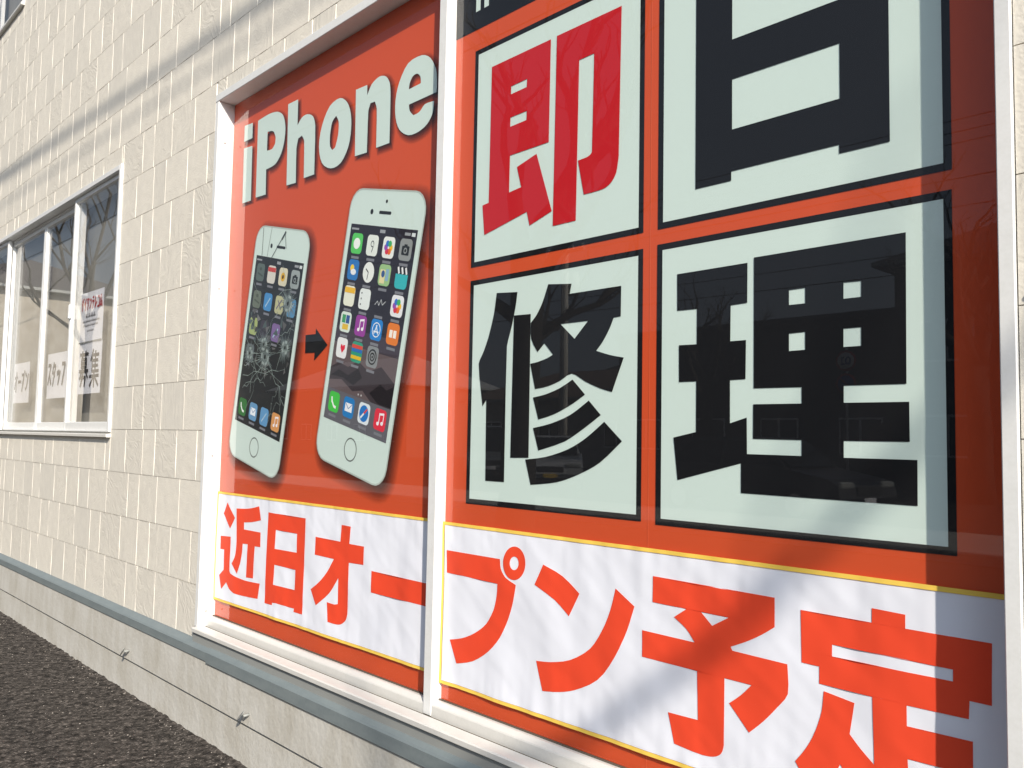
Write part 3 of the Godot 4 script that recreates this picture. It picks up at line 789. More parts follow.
	if broken: dock = [["phone", .22, .48, .24], ["mail", .42, .62, .78], ["blue", .40, .62, .80], ["tune", .86, .62, .38]]
	for i in 4:
		icon(scr, x0 + sw * (0.135 + 0.245 * i), y0 + sh * 0.905, dock[i], zi)
	if broken:
		cracks(scr, x0, y0, sw, sh, z + 0.0019)

func icon(scr: Node3D, cx: float, cy: float, a: Array, z: float) -> void:
	var r := 0.076
	var box_ := round_rect(cx - r, cy - r, cx + r, cy + r, r * .42, r * .42)
	if a[0] == "clock": box_ = disc(Vector2(cx, cy), r, r)
	var o := flat_at("icon", [box_], z, ink(a[1], a[2], a[3]), scr)
	var lines := rect(cx - r * .7, cy + r * 1.25, cx + r * .7, cy + r * 1.5)
	flat_at("caption", [lines], z, ink(.50, .51, .54), scr)
	z += 0.0003
	var c := Vector2(cx, cy)
	match a[0]:
		"speech": flat_at("mark", [disc(c, r * .62, r * .55)], z, ink(.95, .97, .95), scr)
		"day": flat_at("mark", [disc(c - Vector2(0, r * .15), r * .3, r * .32), disc(c - Vector2(0, r * .15), r * .2, r * .22), bar(c + Vector2(r * .27, -r * .1), c + Vector2(0, r * .65), r * .11)], z, ink(.35, .37, .38), scr)
		"flower", "petals":
			var hues := [[.95, .75, .15], [.92, .45, .15], [.85, .2, .3], [.6, .3, .7], [.2, .45, .8], [.25, .7, .4]]
			for k in 6:
				var d := Vector2(cos(TAU * k / 6), sin(TAU * k / 6))
				flat_at("petal", [disc(c + d * r * .42, r * .3, r * .3, 12)], z + k * 0.00003, ink(hues[k][0], hues[k][1], hues[k][2]), scr)
		"lens":
			flat_at("mark", [round_rect(cx - r * .6, cy - r * .35, cx + r * .6, cy + r * .5, r * .12, r * .12), disc(c + Vector2(0, r * .08), r * .28, r * .28), disc(c + Vector2(0, r * .08), r * .16, r * .16), rect(cx - r * .25, cy - r * .5, cx + r * .25, cy - r * .351)], z, ink(.14, .15, .16), scr)
		"weather":
			flat_at("mark", [disc(c - Vector2(r * .2, r * .15), r * .36, r * .36)], z, ink(.95, .82, .25), scr)
			flat_at("mark", [disc(c + Vector2(r * .1, r * .2), r * .5, r * .3)], z + .0001, ink(.92, .94, .95), scr)
		"clock": flat_at("mark", [bar(c, c + Vector2(-r * .5, -r * .3), r * .12), bar(c, c + Vector2(-r * .1, r * .7), r * .1)], z, ink(.1, .1, .12), scr, true)
		"map":
			flat_at("mark", [rect(cx - r * .75, cy - r * .5, cx + r * .1, cy + r * .8)], z, ink(.90, .86, .66), scr)
			flat_at("mark", [rect(cx + r * .2, cy - r * .6, cx + r * .7, cy + r * .5)], z, ink(.55, .70, .80), scr)
			flat_at("mark", [disc(c - Vector2(r * .25, r * .1), r * .3, r * .34)], z + .0001, ink(.22, .36, .58), scr)
		"clapper":
			flat_at("mark", [rect(cx - r, cy - r, cx + r, cy - r * .35)], z, ink(.12, .13, .15), scr)
			var st_ := []
			for k in 3: st_.append(bar(c + Vector2(r * (-.7 + .62 * k), -r * .98), c + Vector2(r * (-.45 + .62 * k), -r * .38), r * .26))
			flat_at("mark", st_, z + .0001, ink(.93, .94, .94), scr)
		"note": flat_at("mark", [rect(cx - r * .96, cy - r * .85, cx + r * .96, cy - r * .3)], z, ink(.93, .74, .22), scr)
		"list":
			flat_at("mark", [disc(c + Vector2(-r * .6, -r * .55), r * .1, r * .1, 8), disc(c + Vector2(-r * .6, 0), r * .1, r * .1, 8), disc(c + Vector2(-r * .6, r * .55), r * .1, r * .1, 8)], z, ink(.3, .3, .34), scr)
		"chart":
			var pts := [Vector2(-.9, .3), Vector2(-.5, -.1), Vector2(-.2, .3), Vector2(.1, -.3), Vector2(.4, .2), Vector2(.9, -.2)]
			var seg := []
			for k in 5: seg.append(bar(c + pts[k] * r, c + pts[k + 1] * r, r * .08))
			flat_at("mark", seg, z, ink(.75, .77, .78), scr, true)
		"stand":
			flat_at("mark", [rect(cx - r * .7, cy - r * .7, cx - r * .05, cy + r * .1)], z, ink(.25, .62, .40), scr)
			flat_at("mark", [rect(cx + r * .05, cy - r * .7, cx + r * .7, cy + r * .1)], z, ink(.2, .35, .6), scr)
			flat_at("mark", [rect(cx - r * .5, cy + r * .2, cx + r * .6, cy + r * .75)], z, ink(.9, .75, .25), scr)
		"tune":
			flat_at("mark", [disc(c + Vector2(-r * .3, r * .4), r * .22, r * .18, 12), disc(c + Vector2(r * .38, r * .28), r * .22, r * .18, 12), bar(c + Vector2(-r * .14, r * .4), c + Vector2(-r * .14, -r * .55), r * .12), bar(c + Vector2(r * .54, r * .28), c + Vector2(r * .54, -r * .62), r * .12), bar(c + Vector2(-r * .2, -r * .5), c + Vector2(r * .6, -r * .62), r * .2)], z, ink(.96, .95, .97), scr, true)
		"store":
			flat_at("mark", [disc(c, r * .72, r * .72), disc(c, r * .62, r * .62)], z, ink(.92, .95, .97), scr)
			flat_at("mark", [bar(c + Vector2(-r * .35, r * .4), c + Vector2(r * .08, -r * .45), r * .13), bar(c + Vector2(r * .35, r * .4), c + Vector2(-r * .08, -r * .45), r * .13), bar(c + Vector2(-r * .45, r * .18), c + Vector2(r * .45, r * .18), r * .12)], z + .0001, ink(.92, .95, .97), scr, true)
		"book": flat_at("mark", [bar(c + Vector2(-r * .32, -r * .35), c + Vector2(-r * .32, r * .35), r * .5), bar(c + Vector2(r * .32, -r * .35), c + Vector2(r * .32, r * .35), r * .5)], z, ink(.97, .95, .9), scr)
		"heart": flat_at("mark", [PackedVector2Array([c + Vector2(r * .15, r * .5), c + Vector2(-r * .25, 0), c + Vector2(-r * .2, -r * .35), c + Vector2(r * .1, -r * .3), c + Vector2(r * .15, -r * .15), c + Vector2(r * .25, -r * .32), c + Vector2(r * .55, -r * .35), c + Vector2(r * .6, 0)])], z, ink(.88, .16, .28), scr)
		"wallet":
			flat_at("mark", [rect(cx - r * .96, cy - r * .7, cx + r * .96, cy - r * .35)], z, ink(.85, .28, .22), scr)
			flat_at("mark", [rect(cx - r * .96, cy + r * .35, cx + r * .96, cy + r * .7)], z, ink(.9, .75, .2), scr)
			flat_at("mark", [rect(cx - r * .96, cy - r * .33, cx + r * .96, cy)], z, ink(.2, .45, .75), scr)
		"gear": flat_at("mark", [disc(c, r * .75, r * .75), disc(c, r * .6, r * .6), disc(c, r * .42, r * .42), disc(c, r * .28, r * .28), disc(c, r * .12, r * .12)], z, ink(.16, .17, .18), scr)
		"phone": flat_at("mark", [bar(c + Vector2(-r * .5, -r * .45), c + Vector2(-r * .35, r * .05), r * .24), bar(c + Vector2(-r * .35, r * .0), c + Vector2(r * .1, r * .45), r * .22), bar(c + Vector2(r * .05, r * .42), c + Vector2(r * .5, r * .5), r * .26)], z, ink(.95, .97, .95), scr, true)
		"mail":
			flat_at("mark", [rect(cx - r * .65, cy - r * .42, cx + r * .65, cy + r * .42)], z, ink(.93, .95, .97), scr)
			flat_at("mark", [bar(c + Vector2(-r * .62, -r * .38), c + Vector2(0, r * .12), r * .08), bar(c + Vector2(0, r * .12), c + Vector2(r * .62, -r * .38), r * .08)], z + .0001, ink(.3, .5, .7), scr, true)
		"compass":
			flat_at("mark", [disc(c, r * .8, r * .8)], z, ink(.16, .48, .78), scr)
			flat_at("mark", [bar(c + Vector2(-r * .5, r * .5), c, r * .2)], z + .0001, ink(.93, .94, .94), scr)
			flat_at("mark", [bar(c + Vector2(r * .5, -r * .5), c, r * .2)], z + .0001, ink(.88, .3, .25), scr)
		"red": flat_at("mark", [rect(cx - r * .96, cy - r * .8, cx + r * .96, cy - r * .3)], z, ink(.78, .28, .26), scr)
		"sun":
			flat_at("mark", [disc(c, r * .5, r * .5)], z, ink(.88, .70, .22), scr)
			flat_at("mark", [disc(c, r * .22, r * .24)], z + .0001, ink(.3, .2, .1), scr)
		"cross": flat_at("mark", [bar(c + Vector2(-r * .6, r * .5), c + Vector2(r * .5, -r * .6), r * .2), bar(c + Vector2(-r * .4, -r * .5), c + Vector2(r * .5, r * .5), r * .16)], z, ink(.45, .42, .5), scr, true)
		"blue": flat_at("mark", [bar(c + Vector2(-r * .5, r * .6), c + Vector2(r * .5, -r * .5), r * .2)], z, ink(.66, .78, .86), scr)
		"stone": flat_at("mark", [bar(c + Vector2(-r * .6, r * .1), c + Vector2(r * .7, r * .4), r * .2), disc(c - Vector2(0, r * .4), r * .3, r * .2)], z, ink(a[1] * .75, a[2] * .75, a[3] * .75), scr)

func cracks(scr: Node3D, x0: float, y0: float, sw: float, sh: float, z: float) -> void:
	var r := RandomNumberGenerator.new()
	r.seed = 5
	# shattered glass: rings of broken rays round each blow
	for b in [[.80, .235, .17], [.86, .48, .14], [.42, .50, .13], [.48, .57, .18], [.14, .58, .13]]:
		var c := Vector2(x0 + sw * b[0], y0 + sh * b[1])
		var rays := []
		for k in 40:
			var a := TAU * k / 40 + r.randf_range(-.07, .07)
			var d := Vector2(cos(a), sin(a))
			var l: float = b[2] * r.randf_range(.45, 1.1)
			var p: Vector2 = c + d * b[2] * r.randf_range(.08, .25)
			var q: Vector2 = c + d * l
			q.x = clampf(q.x, x0, x0 + sw)
			rays.append(bar(p, q, 0.012, 0.002))
		flat_at("crack", [disc(c, b[2] * .42, b[2] * .42, 11)], z - .00015, ink(.40, .44, .44), scr)
		flat_at("crack", rays, z, ink(.44, .49, .49), scr, true)
		var chips := []
		for k in 5:
			var a := TAU * k / 5 + r.randf()
			chips.append(bar(c + Vector2(cos(a), sin(a)) * b[2] * .34, c + Vector2(cos(a + .7), sin(a + .7)) * b[2] * .38, 0.022))
		flat_at("crack", chips, z + .0001, ink(.62, .67, .66), scr, true)
		flat_at("crack", [disc(c, b[2] * .09, b[2] * .12, 9)], z + .0003, ink(.05, .06, .06), scr)
	for k in 46:
		var c := Vector2(x0 + sw * r.randf_range(.03, .97), y0 + sh * r.randf_range(.30, .70))
		var a := r.randf() * TAU
		var l := r.randf_range(.02, .07)
		var g := r.randf_range(.16, .46)
		var shard := PackedVector2Array([c + Vector2(cos(a), sin(a)) * l, c + Vector2(cos(a + 2.0), sin(a + 2.0)) * l * r.randf_range(.3, .8), c + Vector2(cos(a + 4.0), sin(a + 4.0)) * l * r.randf_range(.3, .9)])
		for m in 3: shard[m].x = clampf(shard[m].x, x0, x0 + sw)
		flat_at("shard", [shard], z - .0003 + k * .000003, ink(snappedf(g, .06), snappedf(g * 1.06, .06), snappedf(g * 1.05, .06)), scr)
	var lines := []
	for s in [[.1, .6, .95, .5, 3], [.05, .72, .9, .6, 3], [.2, .5, .75, .66, 2], [.3, .42, .25, .8, 2], [.5, .56, .98, .78, 3], [.55, .6, .1, .78, 2], [.02, .4, .5, .52, 2], [.62, .3, .4, .5, 2], [.95, .32, .75, .62, 2], [.75, .8, .85, .7, 1], [.85, .7, .95, .85, 1], [.7, .95, .75, .8, 1], [.6, .2, .95, .1, 2], [.8, .24, .6, .02, 2], [.02, .5, .35, .68, 2], [.1, .78, .6, .66, 3], [.3, .62, .95, .68, 2], [.2, .64, .55, .74, 2], [.45, .62, .2, .9, 1], [.6, .45, .98, .36, 2], [.02, .16, .3, .3, 1], [.05, .66, .4, .6, 3], [.7, .9, .98, .74, 2]]:
		var p := Vector2(x0 + sw * s[0], y0 + sh * s[1])
		var q := Vector2(x0 + sw * s[2], y0 + sh * s[3])
		var last := p
		for k in 7:
			var t := (k + 1) / 7.0
			var m := p.lerp(q, t) + Vector2(r.randf_range(-.02, .02), r.randf_range(-.025, .025))
			lines.append(bar(last, m, 0.002 + 0.0012 * s[4] * r.randf()))
			last = m
	flat_at("crack", lines, z + .0002, ink(.60, .66, .64), scr, true)
	# splits in the white bezel
	flat_at("crack", [bar(Vector2(.13, .02), Vector2(.17, .285), .009), bar(Vector2(.29, .01), Vector2(.265, .285), .005), bar(Vector2(.53, .06), Vector2(.34, .285), .008), bar(Vector2(.5, .1), Vector2(.56, .03), .022), bar(Vector2(.55, .04), Vector2(.6, .17), .008)], z, ink(.28, .31, .31), scr, true)

func build_posters() -> void:
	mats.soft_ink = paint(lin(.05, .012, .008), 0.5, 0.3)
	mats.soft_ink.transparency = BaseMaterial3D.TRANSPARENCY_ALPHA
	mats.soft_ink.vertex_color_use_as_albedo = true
	var p := thing("window_poster", "orange printed poster of a cracked phone beside an intact phone, behind the left pane", "poster", Vector3.ZERO)
	put("sheet", box(Vector3(-3.7030, 0.498, Z_SHEET - 0.002), Vector3(-2.1385, 2.8055, Z_SHEET)), mats.orange, p)
	for g in PHONE_WORD:
		var shapes := contours(g)
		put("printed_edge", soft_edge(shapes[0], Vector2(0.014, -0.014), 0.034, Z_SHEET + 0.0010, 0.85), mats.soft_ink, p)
		if shapes.size() > 1:
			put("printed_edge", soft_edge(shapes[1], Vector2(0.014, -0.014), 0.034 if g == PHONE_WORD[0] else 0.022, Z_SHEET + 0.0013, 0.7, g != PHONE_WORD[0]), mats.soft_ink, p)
		put("lettering", fill(shapes, Z_SHEET + 0.002), mats.mint, p)
	phone(p, Vector2(-3.426, 2.203), Vector2(-2.966, 2.097), Vector2(-3.633, 1.215), true)
	phone(p, Vector2(-2.681, 2.212), Vector2(-2.219, 2.106), Vector2(-2.893, 1.221), false)
	lettering("arrow_print", ARROW, Z_SHEET + 0.002, mats.black, p, false)
	p = thing("window_poster", "orange printed poster with four large boxed characters, behind the right pane", "poster", Vector3.ZERO)
	put("sheet", box(Vector3(-2.0965, 0.501, Z_SHEET - 0.002), Vector3(-0.4995, 2.8055, Z_SHEET)), mats.orange, p)
	put("film_seam", fill([rect(-1.3095, 0.502, -1.3080, 2.5740)], Z_SHEET + 0.0008), ink(.90, .42, .26), p)
	put("heading_band", fill([rect(-2.0962, 2.5745, -0.4998, 2.805)], Z_SHEET + 0.001), mats.black, p)
	put("lettering", fill([rect(-1.999, 2.633, -1.978, 2.76), rect(-1.960, 2.633, -1.939, 2.76)], Z_SHEET + 0.002), mats.mint, p)
	var boxes := [[-1.998, 1.821, -1.331, 2.506, SOKU, "red"], [-1.286, 1.821, -0.598, 2.506, NICHI, "black"], [-1.998, 1.101, -1.331, 1.780, SHU, "black"], [-1.287, 1.097, -0.599, 1.783, RI, "black"]]
	for b in boxes:
		put("box_border", fill([rect(b[0], b[1], b[2], b[3]), rect(b[0] + .0155, b[1] + .0155, b[2] - .0155, b[3] - .0155)], Z_SHEET + 0.0012), mats.black, p)
		put("box_ground", fill([rect(b[0] + .0155, b[1] + .0155, b[2] - .0155, b[3] - .0155)], Z_SHEET + 0.001), mats.mint, p)
		lettering("lettering", b[4], Z_SHEET + 0.0022, mats[b[5]], p)

var fold_noise: FastNoiseLite
func fold(x: float, y: float) -> float:
	# hanging cloth: slow waves, and gathers where it is tied along top and bottom
	var edge := absf(y - 0.80) / 0.24
	var n := fold_noise.get_noise_2d(x * 130.0, y * 60.0)
	var m := fold_noise.get_noise_2d(x * 420.0 + 90.0, y * 70.0)
	var s := fold_noise.get_noise_2d(x * 210.0 + y * 260.0, y * 90.0 - x * 60.0 + 300.0)
	return 0.0030 * n + 0.0010 * m * (0.25 + edge * edge) + 0.0010 * s

func banner(label: String, x0: float, x1: float, y0: float, y1: float, words: Array, right_hem: bool) -> void:
	var o := thing("cloth_banner", label, "banner", Vector3.ZERO, "opening banners in the shop window")
	var hem := 0.0095
	var cx0 := x0 + hem
	var cx1 := x1 - (hem if right_hem else 0.0)
	var st := start()
	add_fill(st, [rect(cx0, y0 + hem, cx1, y1 - hem)], Z_CLOTH, false, fold, 0.008)
	put("cloth", st.commit(), mats.cloth, o)
	var hems := [rect(x0, y0, cx0, y1), rect(cx0, y0, x1, y0 + hem), rect(cx0, y1 - hem, x1, y1)]
	if right_hem: hems.append(rect(cx1, y0 + hem, x1, y1 - hem))
	for h in hems:
		st = start()
		add_fill(st, [h], Z_CLOTH + 0.0016, false, fold, 0.008)
		put("hem", st.commit(), mats.yellow, o)
	for w in words:
		st = start()
		add_fill(st, contours(w), Z_CLOTH + 0.0009, false, fold, 0.008)
		put("lettering", st.commit(), mats.cloth_red, o)

func build_banners() -> void:
	fold_noise = noise(0.03, 2, 19)
	banner("white cloth banner with orange characters under the printed phones, left of the mullion", -3.701, -2.1395, 0.569, 1.043, [KIN, HI, O_KANA, LONG_BAR], false)
	banner("white cloth banner with orange characters under the boxed characters, right of the mullion", -2.0955, -0.505, 0.551, 1.040, [PU, N_KANA, YO, TEI], false)

func notice(called: String, label: String, x0: float, y0: float, x1: float, y1: float, z: float) -> Node3D:
	var o := thing(called, label, "notice", Vector3.ZERO, "paper notices in the sliding window")
	var st := start()
	add_fill(st, [rect(x0, y0, x1, y1)], z, false, func(x, y): return 0.0016 * sin(x * 13.0 + y * 5.0), 0.05)
	put("paper", st.commit(), mats.paper, o)
	return o

func build_notices() -> void:
	var z := -0.0305
	var zl := z + 0.0026
	var o := notice("paper_notice", "white paper notice with red heading and small text, above another sheet", -5.672, 1.836, -5.258, 2.142, z)
	put("lettering", fill(strokes(["da", "i", "wa", "n", "te", "re", "ko", "mu"], -5.65, 2.03, 0.044, 0.080, 0.0125, .08), zl, true), mats.red_marker, o)
	var small := []
	for s in [[-5.56, 1.985, .16, .026], [-5.62, 1.958, .30, .013], [-5.60, 1.932, .26, .013], [-5.53, 1.90, .12, .010]]:
		var x: float = s[0]
		while x < s[0] + s[2]:
			small.append(rect(x, s[1], x + s[3] * .35, s[1] + s[3]))
			small.append(rect(x + s[3] * .45, s[1] + s[3] * .1, x + s[3] * .8, s[1] + s[3] * .45))
			x += s[3] * 1.15
	put("lettering", fill(small, zl), mats.marker, o)
	put("tape", fill([rect(-5.672, 1.831, -5.258, 1.841)], zl + 0.001), mats.grey_metal, o)
	o = notice("paper_notice", "white paper sheet with two bold black characters below the red-headed notice", -5.668, 1.524, -5.247, 1.834, z)
	put("lettering", fill(strokes(["bo", "shu"], -5.645, 1.57, 0.178, 0.215, 0.0195, .10), zl, true), mats.marker, o)
	z = -0.067
	zl = z + 0.0026
	o = notice("paper_notice", "white paper sheet with four black characters in the middle right sash", -6.462, 1.516, -6.022, 1.820, z)
	put("lettering", fill(strokes(["su", "ta", "tsu", "fu"], -6.445, 1.59, 0.096, 0.175, 0.024, .06), zl, true), mats.marker, o)
	o = notice("paper_notice", "white paper sheet with black characters in the middle left sash, furthest left", -7.32, 1.500, -6.905, 1.799, z)
	put("lettering", fill(strokes(["o", "bar", "pu", "n"], -7.305, 1.575, 0.092, 0.165, 0.022, .06), zl, true), mats.marker, o)

# ------------------------------------------------------------------ across the street (mirrored in the panes)
func tree(at: Vector3, height: float, seed_: int, label: String, lean := Vector3.ZERO, spread := 1.0, girth := 0.034, boughs := []) -> void:
	# a pollarded street tree in winter: short trunk, knuckled limbs, tufts of twigs
	var r := RandomNumberGenerator.new()
	r.seed = seed_
	var o := thing("street_tree", label, "tree", at, "bare street trees")
	var trunk := start()
	var crown := start()
	var fork := height * 0.42
	var rad := height * girth
	var pts := [Vector3(0, -0.1, 0)]
	for k in 4:
		pts.append(Vector3(r.randf_range(-.06, .06), fork * (k + 1) / 4.0, r.randf_range(-.06, .06)) + lean * (k + 1) / 4.0)
	add_tube(trunk, pts, [rad * 1.5, rad * 1.05, rad, rad * .95, rad * 1.05], 9)
	put("trunk", flat_done(trunk), mats.bark, o)
	var top: Vector3 = pts[4]
	for b in boughs:
		limb(crown, b[0], b[1].normalized(), b[2], b[3], 3 if b[3] > .07 else (2 if b[3] > .04 else 1), r)
	for k in (6 if boughs.is_empty() else 0):
		var a := TAU * k / 6 + r.randf_range(-.4, .4)
		var up := r.randf_range(.5, 1.6)
		limb(crown, top - Vector3(0, r.randf() * fork * .22, 0), Vector3(cos(a) * spread, up, sin(a) * spread).normalized(), height * r.randf_range(.26, .42), rad * r.randf_range(.5, .75), 3, r)
	put("crown", flat_done(crown), mats.bark, o)

func limb(st: SurfaceTool, p: Vector3, d: Vector3, l: float, rad: float, depth: int, r: RandomNumberGenerator) -> void:
	var pts := [p]
	var rr := [rad]
	var dir := d
	var n := 4
	for k in n:
		dir = (dir + Vector3(r.randf_range(-.4, .4), r.randf_range(-.12, .34), r.randf_range(-.4, .4))).normalized()
		p += dir * l / n
		pts.append(p)
		rr.append(rad * lerpf(.95, .5, float(k + 1) / n))
	if depth > 1:
		rr[n] = rad * .7
	add_tube(st, pts, rr, 6 if depth > 1 else 4)
	if depth <= 0:
		return
	for k in (3 if depth > 1 else 4):
		var q: Vector3 = pts[n - (k % 3)]
		var nd := (dir + Vector3(r.randf_range(-1, 1), r.randf_range(-.3, .9), r.randf_range(-1, 1))).normalized()
		limb(st, q, nd, l * r.randf_range(.45, .7), rad * (.5 if depth > 1 else .34), depth - 1, r)

func utility_pole(at: Vector3, height: float, label: String) -> void:
	var o := thing("utility_pole", label, "utility pole", at, "concrete utility poles")
	put("shaft", tube([Vector3(0, -.2, 0), Vector3(0, height, 0)], [0.17, 0.11], 14), mats.concrete, o)
	for y in [height - .35, height - 1.1]:
		put("crossarm", box(Vector3(-.9, y - .05, -.05), Vector3(.9, y + .05, .05), .006), mats.grey_metal, o)
		for x in [-.8, -.35, .35, .8]:
			put("insulator", lathe([Vector2(0, .16), Vector2(.03, .15), Vector2(.045, .1), Vector2(.03, .08), Vector2(.05, .04), Vector2(.03, 0)], 10), mats.white_metal, o, Vector3(x, y + .05, 0))
	put("transformer", lathe([Vector2(0, .85), Vector2(.2, .84), Vector2(.25, .78), Vector2(.25, .04), Vector2(.2, 0), Vector2(0, 0)], 16), mats.grey_metal, o, Vector3(0, height - 2.6, .42))

func cable(a: Vector3, b: Vector3, sag: float, rad: float, label: String) -> void:
	var pts := []; var rr := []
	for k in 25:
		var t := k / 24.0
		pts.append(a.lerp(b, t) - Vector3(0, sag * 4.0 * t * (1 - t), 0) - a)
		rr.append(rad)
	var o := put(numbered("overhead_cable"), tube(pts, rr, 6), mats.rubber, self, a)
	o.set_meta("label", label)
	o.set_meta("category", "cable")
	o.set_meta("group", "overhead cables along the street")

func extrude_side(profile: Array, half: float, top_half: float, y_low: float, y_high: float) -> ArrayMesh:
	# a car's side outline (x, y) swept across its width, drawn in towards the roof
	var st := start()
	st.set_smooth_group(-1)
	var w := func(p: Vector2) -> float: return lerpf(half, top_half, clampf((p.y - y_low) / (y_high - y_low), 0, 1))
	var poly := PackedVector2Array(profile)
	var n := poly.size()
	for i in n:
		var p := poly[i]; var q := poly[(i + 1) % n]
		quad(st, Vector3(p.x, p.y, -w.call(p)), Vector3(p.x, p.y, w.call(p)), Vector3(q.x, q.y, w.call(q)), Vector3(q.x, q.y, -w.call(q)))
	for k in [1, -1]:
		var idx := Geometry2D.triangulate_polygon(poly)
		for i in range(0, idx.size(), 3):
			var v := []
			for j in 3:
				var p: Vector2 = poly[idx[i + j]]
				v.append(Vector3(p.x, p.y, k * w.call(p)))
			tri(st, v[0], v[1], v[2])
	return flat_done(st)

func car(at: Vector3, turn: float, c: Color, label: String, tall := false, plate := "paper") -> void:
	var o := thing("parked_car", label, "car", at, "cars parked across the street")
	o.rotation.y = turn
	var pm := paint(c, 0.28, 0.5)
	pm.clearcoat_enabled = true
	pm.clearcoat = 0.8
	var r := 1.75 if tall else 1.43
	var low := [Vector2(2.02, .30), Vector2(2.10, .45), Vector2(2.06, .66), Vector2(1.85, .76), Vector2(1.05, .90), Vector2(-1.85, .92), Vector2(-2.02, .80), Vector2(-2.08, .45), Vector2(-2.0, .28),
		Vector2(-1.62, .28), Vector2(-1.52, .52), Vector2(-1.28, .62), Vector2(-1.04, .52), Vector2(-.94, .28), Vector2(.92, .26), Vector2(1.02, .52), Vector2(1.27, .62), Vector2(1.52, .52), Vector2(1.62, .28)]
	put("body", extrude_side(low, .84, .80, .3, .95), pm, o)
	var cab := [Vector2(1.06, .90), Vector2(.45, r - .04), Vector2(.2, r), Vector2(-1.1, r - .01), Vector2(-1.3, r - .05), Vector2(-1.84, .92)]
	put("cabin", extrude_side(cab, .76, .60, .9, r), pm, o)
	var gm := paint(lin(.012, .014, .016), 0.08, 0.5)
	var ws := [Vector2(1.10, .935), Vector2(.50, r - .05), Vector2(.46, r - .06), Vector2(1.05, .93)]
	put("windscreen", extrude_side(ws, .70, .57, .9, r), gm, o)
	var rw := [Vector2(-1.87, .98), Vector2(-1.34, r - .07), Vector2(-1.30, r - .08), Vector2(-1.82, .97)]
	put("rear_window", extrude_side(rw, .68, .55, .9, r), gm, o)
	var sg := [Vector2(.88, .95), Vector2(.36, r - .09), Vector2(-.28, r - .08), Vector2(-.28, .95)]
	var sg2 := [Vector2(-.36, .95), Vector2(-.36, r - .08), Vector2(-1.12, r - .09), Vector2(-1.58, .97)]
	put("side_window", extrude_side(sg, .765, .615, .9, r), gm, o)
	put("side_window", extrude_side(sg2, .765, .615, .9, r), gm, o)
	for x in [-1.28, 1.27]:
		for z in [-.74, .74]:
			var t := put("tyre", lathe([Vector2(.19, -.09), Vector2(.29, -.095), Vector2(.31, -.07), Vector2(.31, .07), Vector2(.29, .095), Vector2(.19, .09)], 20), mats.rubber, o, Vector3(x, .31, z))
			t.rotation.x = PI / 2
			var rim := put("rim", lathe([Vector2(0, -.07), Vector2(.06, -.085), Vector2(.16, -.06), Vector2(.19, -.085), Vector2(.19, .085), Vector2(.16, .06), Vector2(.06, .085), Vector2(0, .07)], 14), mats.sill_metal, o, Vector3(x, .31, z))
			rim.rotation.x = PI / 2
	for z in [-.58, .58]:
		put("headlight", box(Vector3(1.96, .60, z - .2), Vector3(2.085, .72, z + .2), .03), mats.grey_metal, o)
		put("tail_light", box(Vector3(-2.075, .66, z - .14), Vector3(-1.98, .82, z + .14), .02), paint(lin(.35, .01, .01), .2), o)
	put("grille", box(Vector3(2.04, .50, -.34), Vector3(2.105, .64, .34), .01), mats.rubber, o)
	put("number_plate", box(Vector3(2.09, .36, -.17), Vector3(2.12, .46, .17), .004), mats[plate], o)
	put("bumper", box(Vector3(2.0, .30, -.78), Vector3(2.125, .35, .78), .02), mats.rubber, o)

func house(at: Vector3, size: Vector3, c: Color, roof_c: Color, gable: float, label: String, bays: int) -> void:
	var o := thing("street_house", label, "building", at)
	var wm := paint(c, 0.85, 0.3)
	wm.albedo_texture = mats.concrete.albedo_texture
	world_mapped(wm, Vector3(.3, .3, .3))
	var h := size * 0.5
	put("wall", box(Vector3(-h.x, -.3, -h.z), Vector3(h.x, size.y, h.z), .01), wm, o)
	if gable > 0.0:
		var st := start()
		st.set_smooth_group(-1)
		var e := .5
		var a := Vector3(-h.x - e, size.y, -h.z - e); var b := Vector3(h.x + e, size.y, -h.z - e)
		var cc := Vector3(h.x + e, size.y, h.z + e); var d := Vector3(-h.x - e, size.y, h.z + e)
		var t0 := Vector3(-h.x * .5, size.y + gable, 0); var t1 := Vector3(h.x * .5, size.y + gable, 0)
		quad(st, d, cc, t1, t0); quad(st, b, a, t0, t1); tri(st, a, d, t0); tri(st, cc, b, t1)
		quad(st, a, b, cc, d)
		put("roof", flat_done(st), paint(roof_c, .7), o)
		put("eaves", box(Vector3(-h.x - e, size.y - .14, -h.z - e), Vector3(h.x + e, size.y - .005, h.z + e), .01), mats.grey_metal, o)
	else:
		put("roof", box(Vector3(-h.x - .15, size.y + .005, -h.z - .15), Vector3(h.x + .15, size.y + .25, h.z + .15), .02), paint(roof_c, .7), o)
	var glass := paint(lin(.03, .035, .04), .1)
	var floors := maxi(1, int(size.y / 2.9))
	for f in floors:
		for k in bays:
			var x := -h.x + size.x * (k + .5) / bays
			var y := 1.0 + f * 2.8
			var w := put("window", box(Vector3(x - .75, y, -h.z - .05), Vector3(x + .75, y + 1.25, -h.z - .005), .01), mats.white_metal, o)
			for s in [-.37, .37]:
				put("glazing", box(Vector3(x + s - .32, y + .07, -h.z - .056), Vector3(x + s + .32, y + 1.18, -h.z - .051)), glass, w)
	put("door", box(Vector3(h.x - 1.3, .02, -h.z - .06), Vector3(h.x - .45, 2.05, -h.z - .004), .01), paint(lin(.12, .08, .05), .5), o)

